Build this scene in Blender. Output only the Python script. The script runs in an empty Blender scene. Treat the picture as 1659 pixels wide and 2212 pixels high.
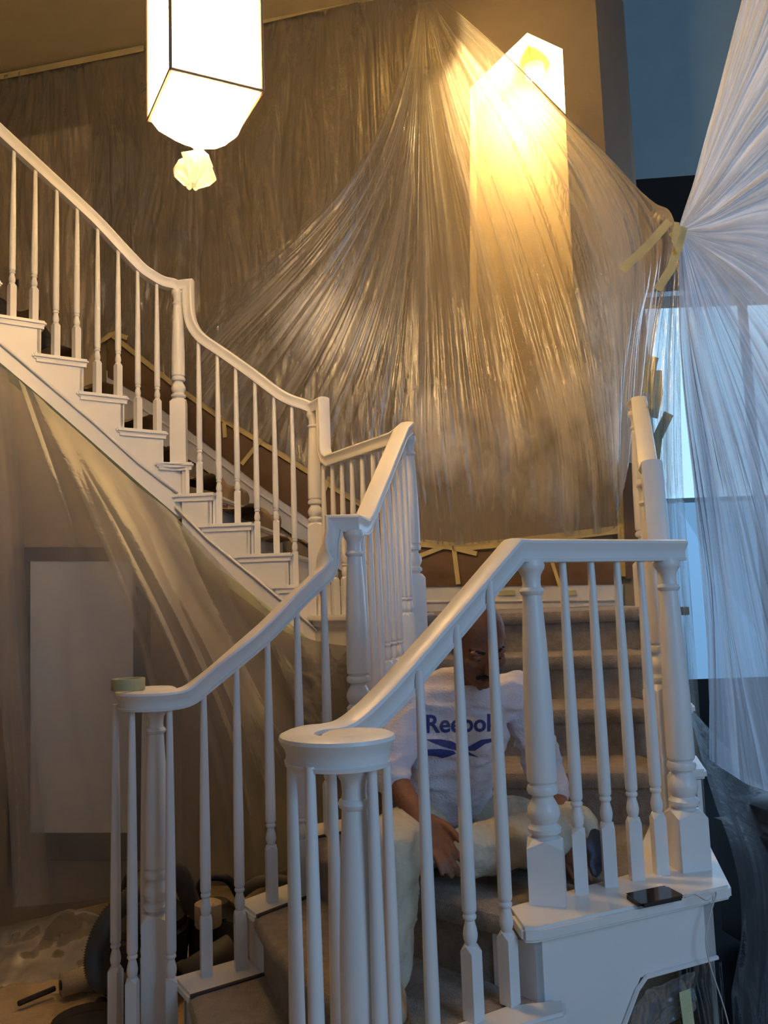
import bpy, bmesh, math, random
import numpy as np
from mathutils import Vector, Matrix
from mathutils.bvhtree import BVHTree
from mathutils.geometry import tessellate_polygon
random.seed(7); rng = np.random.default_rng(7)
S = bpy.context.scene; COL = S.collection
V = Vector
# ------------------------------------------------------------------ camera
EYE = V((0, 0, 1.495)); F = 1800.0; PITCH = math.radians(6.3); ROLL = math.radians(2.0)
fw = V((0, math.cos(PITCH), math.sin(PITCH))); up = V((0, -math.sin(PITCH), math.cos(PITCH))); rt = V((1, 0, 0))
cx_ = rt*math.cos(ROLL) - up*math.sin(ROLL); cy_ = rt*math.sin(ROLL) + up*math.cos(ROLL)
cam = bpy.data.cameras.new('camera'); cam.sensor_fit = 'VERTICAL'; cam.sensor_height = 36; cam.lens = F/2212*36
cam.clip_start = .05
co = bpy.data.objects.new('camera', cam); COL.objects.link(co); S.camera = co
m = Matrix((cx_, cy_, -fw)).transposed().to_4x4(); m.translation = EYE; co.matrix_world = m
# ------------------------------------------------------------------ world, lights, exposure
S.view_settings.view_transform = 'Standard'; S.view_settings.look = 'None'
S.view_settings.gamma = 1; S.view_settings.use_curve_mapping = False; S.view_settings.exposure = 0.22
w = bpy.data.worlds.new('sky'); S.world = w; w.use_nodes = True
w.node_tree.nodes['Background'].inputs[0].default_value = (.50, .62, .80, 1)
w.node_tree.nodes['Background'].inputs[1].default_value = .13
def light(kind, name, loc, energy, color, size=.1, size_y=None, target=None, spot=None, spread=None):
    l = bpy.data.lights.new(name, kind); l.energy = energy; l.color = color
    if kind == 'AREA':
        l.size = size
        if size_y: l.shape = 'RECTANGLE'; l.size_y = size_y
        if spread: l.spread = spread
    else: l.shadow_soft_size = size
    if spot: l.spot_size = spot; l.spot_blend = .6
    o = bpy.data.objects.new(name, l); COL.objects.link(o); o.location = loc
    if target is not None: o.rotation_euler = (V(target)-V(loc)).to_track_quat('-Z', 'Y').to_euler()
    return o
light('AREA', 'front_daylight', (3.0, -1.6, 2.6), 66, (.36, .62, 1.0), 1.8, 2.2, (.1, 2.3, .9))
light('AREA', 'window_daylight', (3.3, 7.0, 2.6), 120, (.40, .66, 1.0), 2.6, 3.2, (1.4, 3.0, 1.6))
light('POINT', 'niche_bulb', (0, 0, 0), 190, (1.0, .66, .26), .05)
# ------------------------------------------------------------------ survey helpers: sight line through a pixel, cut by a height, a depth or a vertical plane
def ray(px, py):
    x = (px-829.5)/F; y = (py-1106)/F
    return (cx_*x - cy_*y + fw)
def PZ(px, py, z): d = ray(px, py); return EYE + d*((z-EYE.z)/d.z)
def PY(px, py, y): d = ray(px, py); return EYE + d*(y/d.y)
def PL(px, py, A, B):
    A = V(A[:2]); B = V(B[:2]); t = B-A; n = V((-t.y, t.x)); d = ray(px, py)
    return EYE + d*(A.dot(n)/(d.x*n.x+d.y*n.y))
# ------------------------------------------------------------------ materials
def mat(name, col, rough=.5, bump=0, bscale=40, var=0, vscale=6, emit=None, spec=.5, metal=0, sheen=0, stretch=None):
    m = bpy.data.materials.new(name); m.use_nodes = True; n = m.node_tree.nodes; L = m.node_tree.links
    b = n['Principled BSDF']; b.inputs['Roughness'].default_value = rough; b.inputs['Metallic'].default_value = metal
    b.inputs['Specular IOR Level'].default_value = spec
    if sheen: b.inputs['Sheen Weight'].default_value = sheen
    tc = n.new('ShaderNodeTexCoord'); src = tc.outputs['Object']
    if stretch:
        mp = n.new('ShaderNodeMapping'); mp.inputs['Scale'].default_value = stretch; L.new(src, mp.inputs[0]); src = mp.outputs[0]
    nz = n.new('ShaderNodeTexNoise'); nz.inputs['Scale'].default_value = vscale; nz.inputs['Detail'].default_value = 5
    L.new(src, nz.inputs['Vector'])
    mr = n.new('ShaderNodeMapRange'); mr.inputs['From Min'].default_value = .3; mr.inputs['From Max'].default_value = .7
    mr.inputs['To Min'].default_value = 1-var; mr.inputs['To Max'].default_value = 1+var; L.new(nz.outputs[0], mr.inputs[0])
    vm = n.new('ShaderNodeVectorMath'); vm.operation = 'SCALE'; vm.inputs[0].default_value = col; L.new(mr.outputs[0], vm.inputs['Scale'])
    L.new(vm.outputs[0], b.inputs['Base Color'])
    if bump:
        nb = n.new('ShaderNodeTexNoise'); nb.inputs['Scale'].default_value = bscale; nb.inputs['Detail'].default_value = 6
        L.new(src, nb.inputs['Vector']); bp = n.new('ShaderNodeBump'); bp.inputs['Strength'].default_value = min(1, bump); bp.inputs['Distance'].default_value = .01
        L.new(nb.outputs[0], bp.inputs['Height']); L.new(bp.outputs[0], b.inputs['Normal'])
    if emit: b.inputs['Emission Color'].default_value = (*emit[:3], 1); b.inputs['Emission Strength'].default_value = emit[3]
    return m
def plastic(name, base=.18, k=.55, face=.35, col=(.80, .78, .76), rough=.22, power=1.6, trans=.5, wr=25, bump=.35, stretch=(1, 1, 1), shine=1.2, bdist=.012):
    m = bpy.data.materials.new(name); m.use_nodes = True; n = m.node_tree.nodes; L = m.node_tree.links; n.clear()
    out = n.new('ShaderNodeOutputMaterial')
    at = n.new('ShaderNodeAttribute'); at.attribute_name = 'fold'
    ms = n.new('ShaderNodeAttribute'); ms.attribute_name = 'mist'
    tc = n.new('ShaderNodeTexCoord'); nz = n.new('ShaderNodeTexNoise'); nz.inputs['Scale'].default_value = wr; nz.inputs['Detail'].default_value = 6
    nz.inputs['Distortion'].default_value = .8
    mp = n.new('ShaderNodeMapping'); mp.inputs['Scale'].default_value = stretch; L.new(tc.outputs['Object'], mp.inputs[0]); L.new(mp.outputs[0], nz.inputs['Vector'])
    bp = n.new('ShaderNodeBump'); bp.inputs['Strength'].default_value = bump; bp.inputs['Distance'].default_value = bdist; L.new(nz.outputs[0], bp.inputs['Height'])
    lw = n.new('ShaderNodeLayerWeight'); lw.inputs['Blend'].default_value = .35; L.new(bp.outputs[0], lw.inputs['Normal'])
    def mth(op, a, b, clamp=False):
        q = n.new('ShaderNodeMath'); q.operation = op; q.use_clamp = clamp
        for i, v in enumerate((a, b)):
            if isinstance(v, (int, float)): q.inputs[i].default_value = v
            else: L.new(v, q.inputs[i])
        return q.outputs[0]
    f = mth('POWER', at.outputs['Fac'], power); f = mth('MULTIPLY', f, k)
    g = mth('MULTIPLY', lw.outputs['Facing'], face)
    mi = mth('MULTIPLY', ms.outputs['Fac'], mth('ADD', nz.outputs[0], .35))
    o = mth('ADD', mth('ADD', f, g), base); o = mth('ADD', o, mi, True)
    o = mth('MINIMUM', o, .97)
    tr = n.new('ShaderNodeBsdfTransparent'); tr.inputs[0].default_value = (.97, .97, .97, 1)
    df = n.new('ShaderNodeBsdfDiffuse'); df.inputs[0].default_value = (*col, 1); L.new(bp.outputs[0], df.inputs['Normal'])
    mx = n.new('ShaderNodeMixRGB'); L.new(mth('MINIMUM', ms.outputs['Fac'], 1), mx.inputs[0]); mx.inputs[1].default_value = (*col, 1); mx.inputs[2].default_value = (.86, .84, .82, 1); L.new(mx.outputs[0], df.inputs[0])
    tl = n.new('ShaderNodeBsdfTranslucent'); tl.inputs[0].default_value = (*col, 1); L.new(bp.outputs[0], tl.inputs['Normal'])
    gl = n.new('ShaderNodeBsdfGlossy'); gl.inputs['Roughness'].default_value = rough; L.new(bp.outputs[0], gl.inputs['Normal'])
    m1 = n.new('ShaderNodeMixShader'); m1.inputs[0].default_value = trans; L.new(df.outputs[0], m1.inputs[1]); L.new(tl.outputs[0], m1.inputs[2])
    m2 = n.new('ShaderNodeMixShader'); L.new(mth('MULTIPLY', o, 1.0), m2.inputs[0]); L.new(tr.outputs[0], m2.inputs[1]); L.new(m1.outputs[0], m2.inputs[2])
    m3 = n.new('ShaderNodeMixShader'); fr = n.new('ShaderNodeFresnel'); fr.inputs[0].default_value = 1.45; L.new(bp.outputs[0], fr.inputs['Normal'])
    L.new(mth('MINIMUM', mth('MULTIPLY', fr.outputs[0], shine), .5), m3.inputs[0]); L.new(m2.outputs[0], m3.inputs[1]); L.new(gl.outputs[0], m3.inputs[2])
    L.new(m3.outputs[0], out.inputs[0])
    return m
M = dict(
    white=mat('white_gloss_paint', (.80, .78, .76), .36, var=.02, spec=.4),
    whitewarm=mat('white_trim_paint', (.76, .74, .72), .4, .1, 60, .03),
    carpet=mat('beige_carpet', (.33, .275, .215), .95, 1, 260, .18, 30, sheen=.3),
    wall=mat('tan_wall', (.30, .235, .14), .8, .2, 120, .04),
    walldark=mat('taupe_wall', (.30, .245, .19), .8, .2, 120, .05),
    wallend=mat('shaded_tan_wall', (.34, .22, .14), .8, .2, 120, .04),  # shade of the angled wall face put into its colour
    wallblue=mat('blue_grey_wall', (.45, .68, .80), .8, .1, 120, .03),
    black=mat('near_black', (.012, .013, .016), .6),
    ceil=mat('ceiling_paint', (.50, .40, .20), .9, .4, 150, .03),
    panel=mat('beige_panel', (.85, .68, .42), .7, .1, 60, .05),
    floorm=mat('drop_cloth', (.42, .32, .20), .95, .8, 60, .18, 5),
    cloth=mat('brown_drop_cloth', (.34, .24, .145), .95, .5, 90, .15, 8),
    paper=mat('brown_masking_paper', (.17, .10, .05), .7, .6, 9, .12, 4),
    tape=mat('yellow_masking_tape', (.66, .52, .22), .6, .3, 60, .08),
    tapegreen=mat('green_frog_tape', (.50, .52, .30), .6, .3, 60, .10, 10),
    roll=mat('tape_roll', (.42, .38, .20), .6, .2, 200, .06),
    seam=mat('dark_gap', (.05, .04, .045), .8),
    darkener=mat('darkener_black', (.012, .013, .015), .95, spec=.05),  # black that darkens the floor and far wall at right
    frame=mat('dark_frame', (.018, .018, .022), .5),
    mirror=mat('pale_mirror_panel', (.60, .64, .66), .5),
    glasshi=mat('bright_window_glass', (.5, .7, .9), .2, emit=(.42, .72, 1.0, 1.0)),
    glasslo=mat('lower_window_glass', (.3, .45, .6), .2, emit=(.20, .45, .78, .55)),
    lampglass=mat('lit_lantern_glass', (.9, .8, .6), .4, emit=(1.0, .66, .30, 25)),
    bulb=mat('lit_bulb', (1, .9, .7), .4, emit=(1.0, .78, .42, 40)),
    metal=mat('bronze_lantern_metal', (.40, .25, .16), .6),
    skin=mat('skin', (.23, .105, .062), .55, .25, 90, .10, 12, spec=.35),
    hair=mat('dark_hair', (.012, .009, .008), .7),
    eye=mat('eye_white', (.35, .32, .30), .3),
    shirt=mat('white_shirt', (.66, .64, .72), .9, .5, 160, .05, 14, sheen=.1),
    logo=mat('blue_print', (.035, .055, .22), .8, .2, 200, .1),
    pants=mat('cream_work_trousers', (.50, .46, .36), .95, .7, 50, .16, 9),
    shoe=mat('cream_shoe', (.45, .39, .27), .8, .3, 60, .1),
    sole=mat('tan_sole', (.25, .2, .13), .8),
    rubber=mat('black_rubber', (.018, .018, .018), .55, .2, 80),
    hose=mat('grey_hose', (.085, .082, .07), .6),
    red=mat('red_plastic', (.20, .03, .02), .5),
    phone=mat('phone_glass', (.006, .006, .009), .12, spec=.6),
    cord=mat('white_cord', (.6, .6, .58), .5),
    bag=mat('black_bag', (.015, .014, .02), .6, .5, 30),
    rag=mat('grey_rag', (.10, .12, .18), .95, .8, 40, .3, 12),
    rollw=mat('paint_roller_nap', (.55, .45, .32), .95, .8, 200, .05),
    p_wall=plastic('clear_sheet_on_wall', .12, .42, .22, col=(.46, .41, .33), rough=.28, wr=9, bump=1, stretch=(1, 1, .15), shine=4, bdist=.035),
    p_fan=plastic('clear_sheet_gathered', .17, .52, .28, col=(.54, .50, .44), rough=.2, wr=18, bump=.6, stretch=(1, 1, .4), shine=1.8),
    p_curt=plastic('milky_sheet_curtain', .60, .36, .22, col=(.56, .57, .62), trans=.8, rough=.3),
    p_low=plastic('taupe_sheet', .40, .30, .10, col=(.31, .285, .25), rough=.45, trans=.3, wr=12, bump=.2, shine=.35),  # film with an even taupe tint
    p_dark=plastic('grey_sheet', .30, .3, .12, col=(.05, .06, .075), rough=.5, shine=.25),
    p_bag=plastic('lamp_bag', .55, .35, .25, col=(.95, .93, .90), rough=.3, trans=.7),
)
# ------------------------------------------------------------------ object helpers
def link(name, me, m=None, parent=None, loc=None, smooth=False):
    o = bpy.data.objects.new(name, me); COL.objects.link(o)
    if m: me.materials.append(m)
    if parent: o.parent = parent
    if loc is not None: o.location = loc
    if smooth:
        me.polygons.foreach_set('use_smooth', [True]*len(me.polygons))
    return o
def tag(o, label=None, cat=None, group=None, kind=None):
    if label: o['label'] = label
    if cat: o['category'] = cat
    if group: o['group'] = group
    if kind: o['kind'] = kind
    return o
def thing(name, label, cat, loc=(0, 0, 0), group=None):
    o = bpy.data.objects.new(name, None); COL.objects.link(o); o.location = loc; o.empty_display_size = .1
    return tag(o, label, cat, group)
ORG = {}
def part(name, bm, m, parent=None, smooth=False, sharp=None):
    me = bpy.data.meshes.new(name)
    if parent is not None:
        off = V((0, 0, 0)); p = parent
        while p is not None: off += p.location; p = p.parent
        bmesh.ops.translate(bm, verts=bm.verts, vec=-off)
    bmesh.ops.recalc_face_normals(bm, faces=bm.faces)
    bm.to_mesh(me); bm.free()
    o = link(name, me, m, parent, smooth=smooth)
    if smooth and sharp:
        me.set_sharp_from_angle(angle=math.radians(sharp))
    return o
def nb(): return bmesh.new()
def poly(bm, pts, d=None):
    """polygon, extruded along d"""
    vs = [bm.verts.new(p) for p in pts]; n = len(vs)
    if d is None: bm.faces.new(vs); return bm
    d = V(d); ws = [bm.verts.new(V(p)+d) for p in pts]
    bm.faces.new(vs); bm.faces.new(ws[::-1])
    for i in range(n): bm.faces.new((vs[i], ws[i], ws[(i+1) % n], vs[(i+1) % n]))
    return bm
def box(bm, c, sx, sy, sz, ang=0):
    """box centred in plan at c, rising from c.z"""
    c = V(c); X = V((math.cos(ang), math.sin(ang), 0))*sx/2; Y = V((-math.sin(ang), math.cos(ang), 0))*sy/2
    return poly(bm, [c-X-Y, c+X-Y, c+X+Y, c-X+Y], (0, 0, sz))
def lathe(bm, c, prof, seg=16):
    c = V(c); rings = []
    for r, z in prof:
        rings.append([bm.verts.new(c+V((r*math.cos(2*math.pi*i/seg), r*math.sin(2*math.pi*i/seg), z))) for i in range(seg)])
    for a, b in zip(rings, rings[1:]):
        for i in range(seg): bm.faces.new((a[i], a[(i+1) % seg], b[(i+1) % seg], b[i]))
    bm.faces.new(rings[0][::-1]); bm.faces.new(rings[-1])
    return bm
def smoothpath(pts, n=6):
    pts = [V(p) for p in pts]; out = []
    for i in range(len(pts)-1):
        p0 = pts[max(i-1, 0)]; p1 = pts[i]; p2 = pts[i+1]; p3 = pts[min(i+2, len(pts)-1)]
        for k in range(n):
            t = k/n
            out.append(.5*((2*p1)+(p2-p0)*t+(2*p0-5*p1+4*p2-p3)*t*t+(3*p1-p0-3*p2+p3)*t**3))
    out.append(pts[-1]); return out
def tube(bm, pts, r, seg=8, cap=True):
    pts = [V(p) for p in pts]; rings = []; prev = None
    rs = r if isinstance(r, (list, tuple)) else [r]*len(pts)
    for i, p in enumerate(pts):
        t = (pts[min(i+1, len(pts)-1)]-pts[max(i-1, 0)]).normalized()
        a = prev if prev else (V((0, 0, 1)) if abs(t.z) < .9 else V((1, 0, 0)))
        s = t.cross(a).normalized(); u = s.cross(t).normalized(); prev = u
        rings.append([bm.verts.new(p+(s*math.cos(2*math.pi*k/seg)+u*math.sin(2*math.pi*k/seg))*rs[i]) for k in range(seg)])
    for a, b in zip(rings, rings[1:]):
        for i in range(seg): bm.faces.new((a[i], a[(i+1) % seg], b[(i+1) % seg], b[i]))
    if cap: bm.faces.new(rings[0][::-1]); bm.faces.new(rings[-1])
    return bm
RAILP = [(-.024, -.030), (.024, -.030), (.026, -.022), (.022, -.0205), (.0225, -.018), (.0225, -.008), (.026, .004), (.033, .014), (.036, .020), (.034, .027), (.024, .0315), (0, .0335),
         (-.024, .0315), (-.034, .027), (-.036, .020), (-.033, .014), (-.026, .004), (-.0225, -.008), (-.0225, -.018), (-.022, -.0205), (-.026, -.022)]
def sweep(bm, pts, prof=RAILP, side0=None, scale=1):
    """moulded rail along a path: sides stay level, joints are mitred"""
    pts = [V(p) for p in pts]; n = len(pts); fr = []; side = side0
    for i in range(n-1):
        t = (pts[i+1]-pts[i]).normalized(); h = V((t.x, t.y, 0))
        if h.length > .15:
            s = V((t.y, -t.x, 0)).normalized()
            side = s
        s = side; u = s.cross(t).normalized(); s = t.cross(u).normalized()
        fr.append((t, s, u))
    rings = []
    for i in range(n):
        vs = []
        for a, b in prof:
            a *= scale; b *= scale
            if i == 0 or i == n-1:
                t, s, u = fr[0 if i == 0 else -1]; vs.append(pts[i]+s*a+u*b)
            else:
                t0, s0, u0 = fr[i-1]; t1, s1, u1 = fr[i]; bn = (t0+t1).normalized()
                o0 = s0*a+u0*b; o1 = s1*a+u1*b
                q0 = o0-t0*(o0.dot(bn)/t0.dot(bn)); q1 = o1-t1*(o1.dot(bn)/t1.dot(bn)); vs.append(pts[i]+(q0+q1)*.5)
        rings.append([bm.verts.new(v) for v in vs])
    k = len(prof)
    for a, b in zip(rings, rings[1:]):
        for i in range(k): bm.faces.new((a[i], a[(i+1) % k], b[(i+1) % k], b[i]))
    bm.faces.new(rings[0][::-1]); bm.faces.new(rings[-1])
    return bm
def chamfer_post(bm, c, half, h, ang, ch):
    """square block whose top corners are cut to meet the turned part"""
    c = V(c)
    def ring(hw, z): return [bm.verts.new(c+V((math.cos(ang+math.pi/4+k*math.pi/2)*hw*math.sqrt(2), math.sin(ang+math.pi/4+k*math.pi/2)*hw*math.sqrt(2), z))) for k in range(4)]
    A = ring(half, 0); B = ring(half, h-ch)
    mids = []
    for k in range(4):
        a = ang+math.pi/2*(k+1); mids.append(bm.verts.new(c+V((math.cos(a)*half, math.sin(a)*half, h-ch*.15))))
    T = ring(half*.62, h)
    for k in range(4):
        j = (k+1) % 4
        bm.faces.new((A[k], A[j], B[j], mids[k], B[k])); bm.faces.new((B[k], mids[k], T[k])); bm.faces.new((mids[k], B[j], T[j])); bm.faces.new((mids[k], T[j], T[k]))
    bm.faces.new(A[::-1]); bm.faces.new(T)
def baluster(parent, x, y, zb, zt, ang, sq=.18):
    bm = nb(); h = .0175
    chamfer_post(bm, (x, y, zb), h, sq, ang, .016)
    L = zt-zb-sq
    lathe(bm, (x, y, zb+sq-.002), [(.011, 0), (.0135, .004), (.0165, .014), (.0175, .024), (.0155, .036), (.0125, .048), (.0115, .054), (.0155, .058), (.0165, .062), (.0155, .066), (.0125, .069), (.0165, .074), (.0172, .08),
          (.0168, .08+(L-.08)*.25), (.0145, .08+(L-.08)*.55), (.0115, .08+(L-.08)*.85), (.0095, L+.012)], 12)
    return part('baluster', bm, M['white'], parent, True, 35)
def newel(parent, x, y, zb, sqtop, zt, ang, k=1.0):
    bm = nb(); h = .045*k
    chamfer_post(bm, (x, y, zb), h, sqtop-zb, ang, .022)
    b = part('newel_post', bm, M['white'], parent)
    bm = nb(); L = zt-sqtop
    pr = [(.030, -.002), (.034, .006), (.042, .012), (.043, .022), (.036, .030), (.032, .034), (.038, .044), (.0425, .058), (.041, .072), (.033, .088), (.027, .098), (.028, .104), (.038, .108), (.041, .118), (.038, .128), (.032, .132),
          (.0385, .140), (.039, .15), (.038, .15+(L-.15)*.3), (.032, .15+(L-.15)*.62), (.0255, L-.088), (.030, L-.084), (.033, L-.077), (.030, L-.070), (.0255, L-.067), (.024, L-.055), (.026, L-.035), (.033, L-.022), (.036, L-.018), (.038, L-.009), (.034, L+.006)]
    o = part('turned_shaft', lathe(bm, (x, y, sqtop), [(r*k, z) for r, z in pr], 24), M['white'], b, True, 35)
    return b
def catmull(P, n):
    P = np.asarray(P, float); m = len(P); t = np.linspace(0, m-1, n); i = np.clip(np.floor(t).astype(int), 0, m-2); f = t-i
    f = f.reshape((-1,)+(1,)*(P.ndim-1))
    p0 = P[np.maximum(i-1, 0)]; p1 = P[i]; p2 = P[i+1]; p3 = P[np.minimum(i+2, m-1)]
    return .5*(2*p1+(p2-p0)*f+(2*p0-5*p1+4*p2-p3)*f**2+(3*p1-p0-3*p2+p3)*f**3)
def vnoise(u, v, fu, fv, seed):
    g = np.random.default_rng(seed).random((int(fv)+3, int(fu)+3)); x = u*fu; y = v*fv
    i = np.floor(y).astype(int); j = np.floor(x).astype(int); a = y-i; b = x-j; a = a*a*(3-2*a); b = b*b*(3-2*b)
    return (g[i, j]*(1-b)+g[i, j+1]*b)*(1-a)+(g[i+1, j]*(1-b)+g[i+1, j+1]*b)*a
def sheet(name, cols, m, parent=None, nu=320, nv=120, amp=.02, fu=40, fv=2, seed=1, mist=None, gather=None, fine=1.0, thr=.55, wander=.06):
    """draped film: control columns of 3-D points; pleats run down the columns"""
    rows = max(len(c) for c in cols)
    C = np.array([catmull([tuple(p) for p in c], rows*2) for c in cols])      # cols x r x 3
    C = np.array([catmull(c, nv) for c in C]); G = catmull(C, nu)             # nu x nv x 3
    u, v = np.meshgrid(np.linspace(0, 1, nu), np.linspace(0, 1, nv), indexing='ij')
    uu = np.clip(u+wander*(vnoise(u, v, 5, 3, seed+9)-.5), 0, 1)
    h = 0; tot = 0
    for k, (f, a) in enumerate(((fu*.35, 1), (fu, .8), (fu*2.3, .45*fine), (fu*4.5, .25*fine))):
        nz = vnoise(uu, v, f, fv*(1+.5*k), seed+k); r = 1-np.abs(2*nz-1); h = h+a*r; tot += a
    h = h/tot
    rid = np.clip((h-thr)/(1-thr), 0, 1)
    n2 = vnoise(uu, v, fu*3, fv*2, seed+31); line = np.clip(1-np.abs(n2-.5)*14, 0, 1)*vnoise(u, v, fu*.5, 4, seed+50)
    fold = np.clip(rid*1.5+line*.8*fine, 0, 1)
    du = np.gradient(G, axis=0); dv = np.gradient(G, axis=1); N = np.cross(du, dv); N /= np.linalg.norm(N, axis=2, keepdims=True)+1e-9
    a = amp*np.ones_like(u)
    if gather is not None: a = a*gather(u, v)
    G = G+N*((h-.5)*2*a)[..., None]
    me = bpy.data.meshes.new(name); nvt = nu*nv
    me.vertices.add(nvt); me.vertices.foreach_set('co', G.reshape(-1, 3).astype(np.float32).ravel())
    ii, jj = np.meshgrid(np.arange(nu-1), np.arange(nv-1), indexing='ij'); a0 = (ii*nv+jj).ravel()
    q = np.stack([a0, a0+nv, a0+nv+1, a0+1], 1).astype(np.int32); nf = len(q)
    me.loops.add(nf*4); me.loops.foreach_set('vertex_index', q.ravel()); me.polygons.add(nf)
    me.polygons.foreach_set('loop_start', np.arange(0, nf*4, 4, dtype=np.int32)); me.polygons.foreach_set('use_smooth', np.ones(nf, bool))
    me.update(calc_edges=True)
    at = me.attributes.new('fold', 'FLOAT', 'POINT'); at.data.foreach_set('value', fold.ravel().astype(np.float32))
    mv = np.zeros(nvt)
    if mist:
        Q = G.reshape(-1, 3)
        for c, r, s in mist:
            d = np.linalg.norm(Q-np.array(c), axis=1)/r; mv = np.maximum(mv, s*np.clip(1.25-d, 0, 1)**.8)
    at = me.attributes.new('mist', 'FLOAT', 'POINT'); at.data.foreach_set('value', mv.astype(np.float32))
    me.materials.append(m)
    o = bpy.data.objects.new(name, me); COL.objects.link(o)
    if parent: o.parent = parent
    return o
def strip(name, pts, wdt, m, parent=None, normal=None, th=.0006, label=None, cat=None, group=None, kind=None):
    """ribbon of tape through pts; width vector set per point by normal x direction"""
    bm = nb(); pts = [V(p) for p in pts]; L = []; R = []
    for i, p in enumerate(pts):
        t = (pts[min(i+1, len(pts)-1)]-pts[max(i-1, 0)]).normalized(); s = t.cross(V(normal)).normalized()
        L.append(p+s*wdt/2); R.append(p-s*wdt/2)
    nn = V(normal).normalized()*th; rings = [[bm.verts.new(q) for q in (l, r, r+nn, l+nn)] for l, r in zip(L, R)]
    for a, b in zip(rings, rings[1:]):
        for k in range(4): bm.faces.new((a[k], a[(k+1) % 4], b[(k+1) % 4], b[k]))
    bm.faces.new(rings[0]); bm.faces.new(rings[-1][::-1])
    o = part(name, bm, m, parent)
    return tag(o, label, cat, group, kind)
RI = .18
# ================================================================== ROOM SHELL
U = V((.977, -.215, 0)); VV = V((.215, .977, 0))          # along the back wall / square to it
W0 = V((-.03, 5.6, 0)); 
def wall_y(x): return 5.6 - .22*(x+.03)
WA = (-3.8, wall_y(-3.8)); WB = (1.0, wall_y(1.0))
def PW(px, py, off=0):
    """point on the back wall (off metres in front of it)"""
    return PL(px, py, (WA[0]-VV.x*off, WA[1]-VV.y*off), (WB[0]-VV.x*off, WB[1]-VV.y*off))
CEIL = PW(0, 165).z; CEIL = (CEIL+PW(560, 45).z)/2
tag(part('floor', box(nb(), (1.2, 3.2, -.05), 11, 11.5, .05), M['floorm']), 'floor hidden under tan drop cloths', kind='structure')
tag(part('ceiling', box(nb(), (-1.12, 3.2, CEIL), 6, 9, .1), M['ceil']), 'warm tan ceiling above the plastic sheeting', kind='structure')
cnr = PW(1315, 430); cx0 = V((cnr.x, cnr.y, 0)); chm = PY(1356, 240, cnr.y+.35); cx1 = V((chm.x, chm.y, 0))
# back wall with the lamp niche cut in
hole = [PW(1015, 190), PW(1139, 71), PW(1215, 106), PW(1252, 900), PW(1015, 900)]
x0 = V((WA[0], WA[1], 0))
outer = [x0, cx0, cx0+V((0, 0, CEIL)), x0+V((0, 0, CEIL))]
bm = nb(); tri = tessellate_polygon([outer, hole]); vs = [bm.verts.new(p) for p in outer+hole]
for t in tri:
    try: bm.faces.new([vs[i] for i in t])
    except ValueError: pass
bk = VV*.42; ws = [bm.verts.new(V(p)+bk) for p in hole]; hv = vs[4:]
for i in range(5): bm.faces.new((hv[i], hv[(i+1) % 5], ws[(i+1) % 5], ws[i]))
bm.faces.new(ws)
wb = tag(part('wall_back', bm, M['wall']), 'tan back wall with a lit niche near the ceiling', kind='structure')
tag(part('wall_corner', poly(nb(), [cx0, cx1, cx1+V((0, 0, CEIL)), cx0+V((0, 0, CEIL))], (.05, .08, 0)), M['wallend']), 'shade-toned tan angled wall end beside the blue room', kind='structure')
tag(part('wall_left', poly(nb(), [(-3.8, -.5, 0), (-3.8, 6.6, 0), (-3.8, 6.6, CEIL), (-3.8, -.5, CEIL)], (-.1, 0, 0)), M['wall']), kind='structure')
bpy.data.objects['niche_bulb'].location = PW(1150, 150)+VV*.16
lp = thing('niche_lamp', 'round lit lamp high up in the niche of the back wall', 'lamp', PW(1152, 118)+VV*.2)
part('lamp_lens', lathe(nb(), lp.location+V((0, 0, -.035)), [(.02, -.012), (.055, -.006), (.06, .004), (.06, .01)], 24), M['bulb'], lp, True)
part('lamp_housing', lathe(nb(), lp.location+V((0, 0, -.025)), [(.066, 0), (.07, .01), (.07, .07), (.05, .08)], 24), M['whitewarm'], lp, True)
# right-hand room: blue wall, dark soffit, tall glazed doors
YR = 7.4
zb = PY(1440, 380, YR-.6).z; zb2 = PY(1440, 480, YR-.6).z
tag(part('wall_right', poly(nb(), [(1.0, YR-.45, zb), (6.4, YR-.9, zb), (6.4, YR-.9, 9), (1.0, YR-.45, 9)], (0, .1, 0)), M['wallblue']), 'blue grey upper wall seen past the curtain', kind='structure')
tag(part('trim_1', poly(nb(), [(1.0, YR-.45, zb2-.6), (6.4, YR-.9, zb2-.6), (6.4, YR-.9, zb), (1.0, YR-.45, zb)], (0, .12, 0)), M['black']), 'near black beam below the blue wall', kind='structure')
wn = thing('window_1', None, None, (0, YR, 0)); tag(wn, 'tall daylit window behind the plastic curtain', kind='structure')
for k in range(3):
    xx = 1.78+k*1.6
    part('window_pane', poly(nb(), [(xx, YR, 2.33), (xx+1.52, YR, 2.33), (xx+1.52, YR, 4.1), (xx, YR, 4.1)], (0, .01, 0)), M['glasshi'], wn)
    part('window_pane', poly(nb(), [(xx, YR, .75), (xx+1.52, YR, .75), (xx+1.52, YR, 2.31), (xx, YR, 2.31)], (0, .01, 0)), M['glasslo'], wn)
    part('window_frame', poly(nb(), [(xx-.08, YR-.03, 0), (xx, YR-.03, 0), (xx, YR-.03, 4.2), (xx-.08, YR-.03, 4.2)], (0, .06, 0)), M['walldark'], wn)
part('added_dark_panel', poly(nb(), [(1.6, YR-.03, 0), (6.5, YR-.03, 0), (6.5, YR-.03, .75), (1.6, YR-.03, .75)], (0, .05, 0)), M['black'], wn)  # added black panel, darkens the view below the panes
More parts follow.
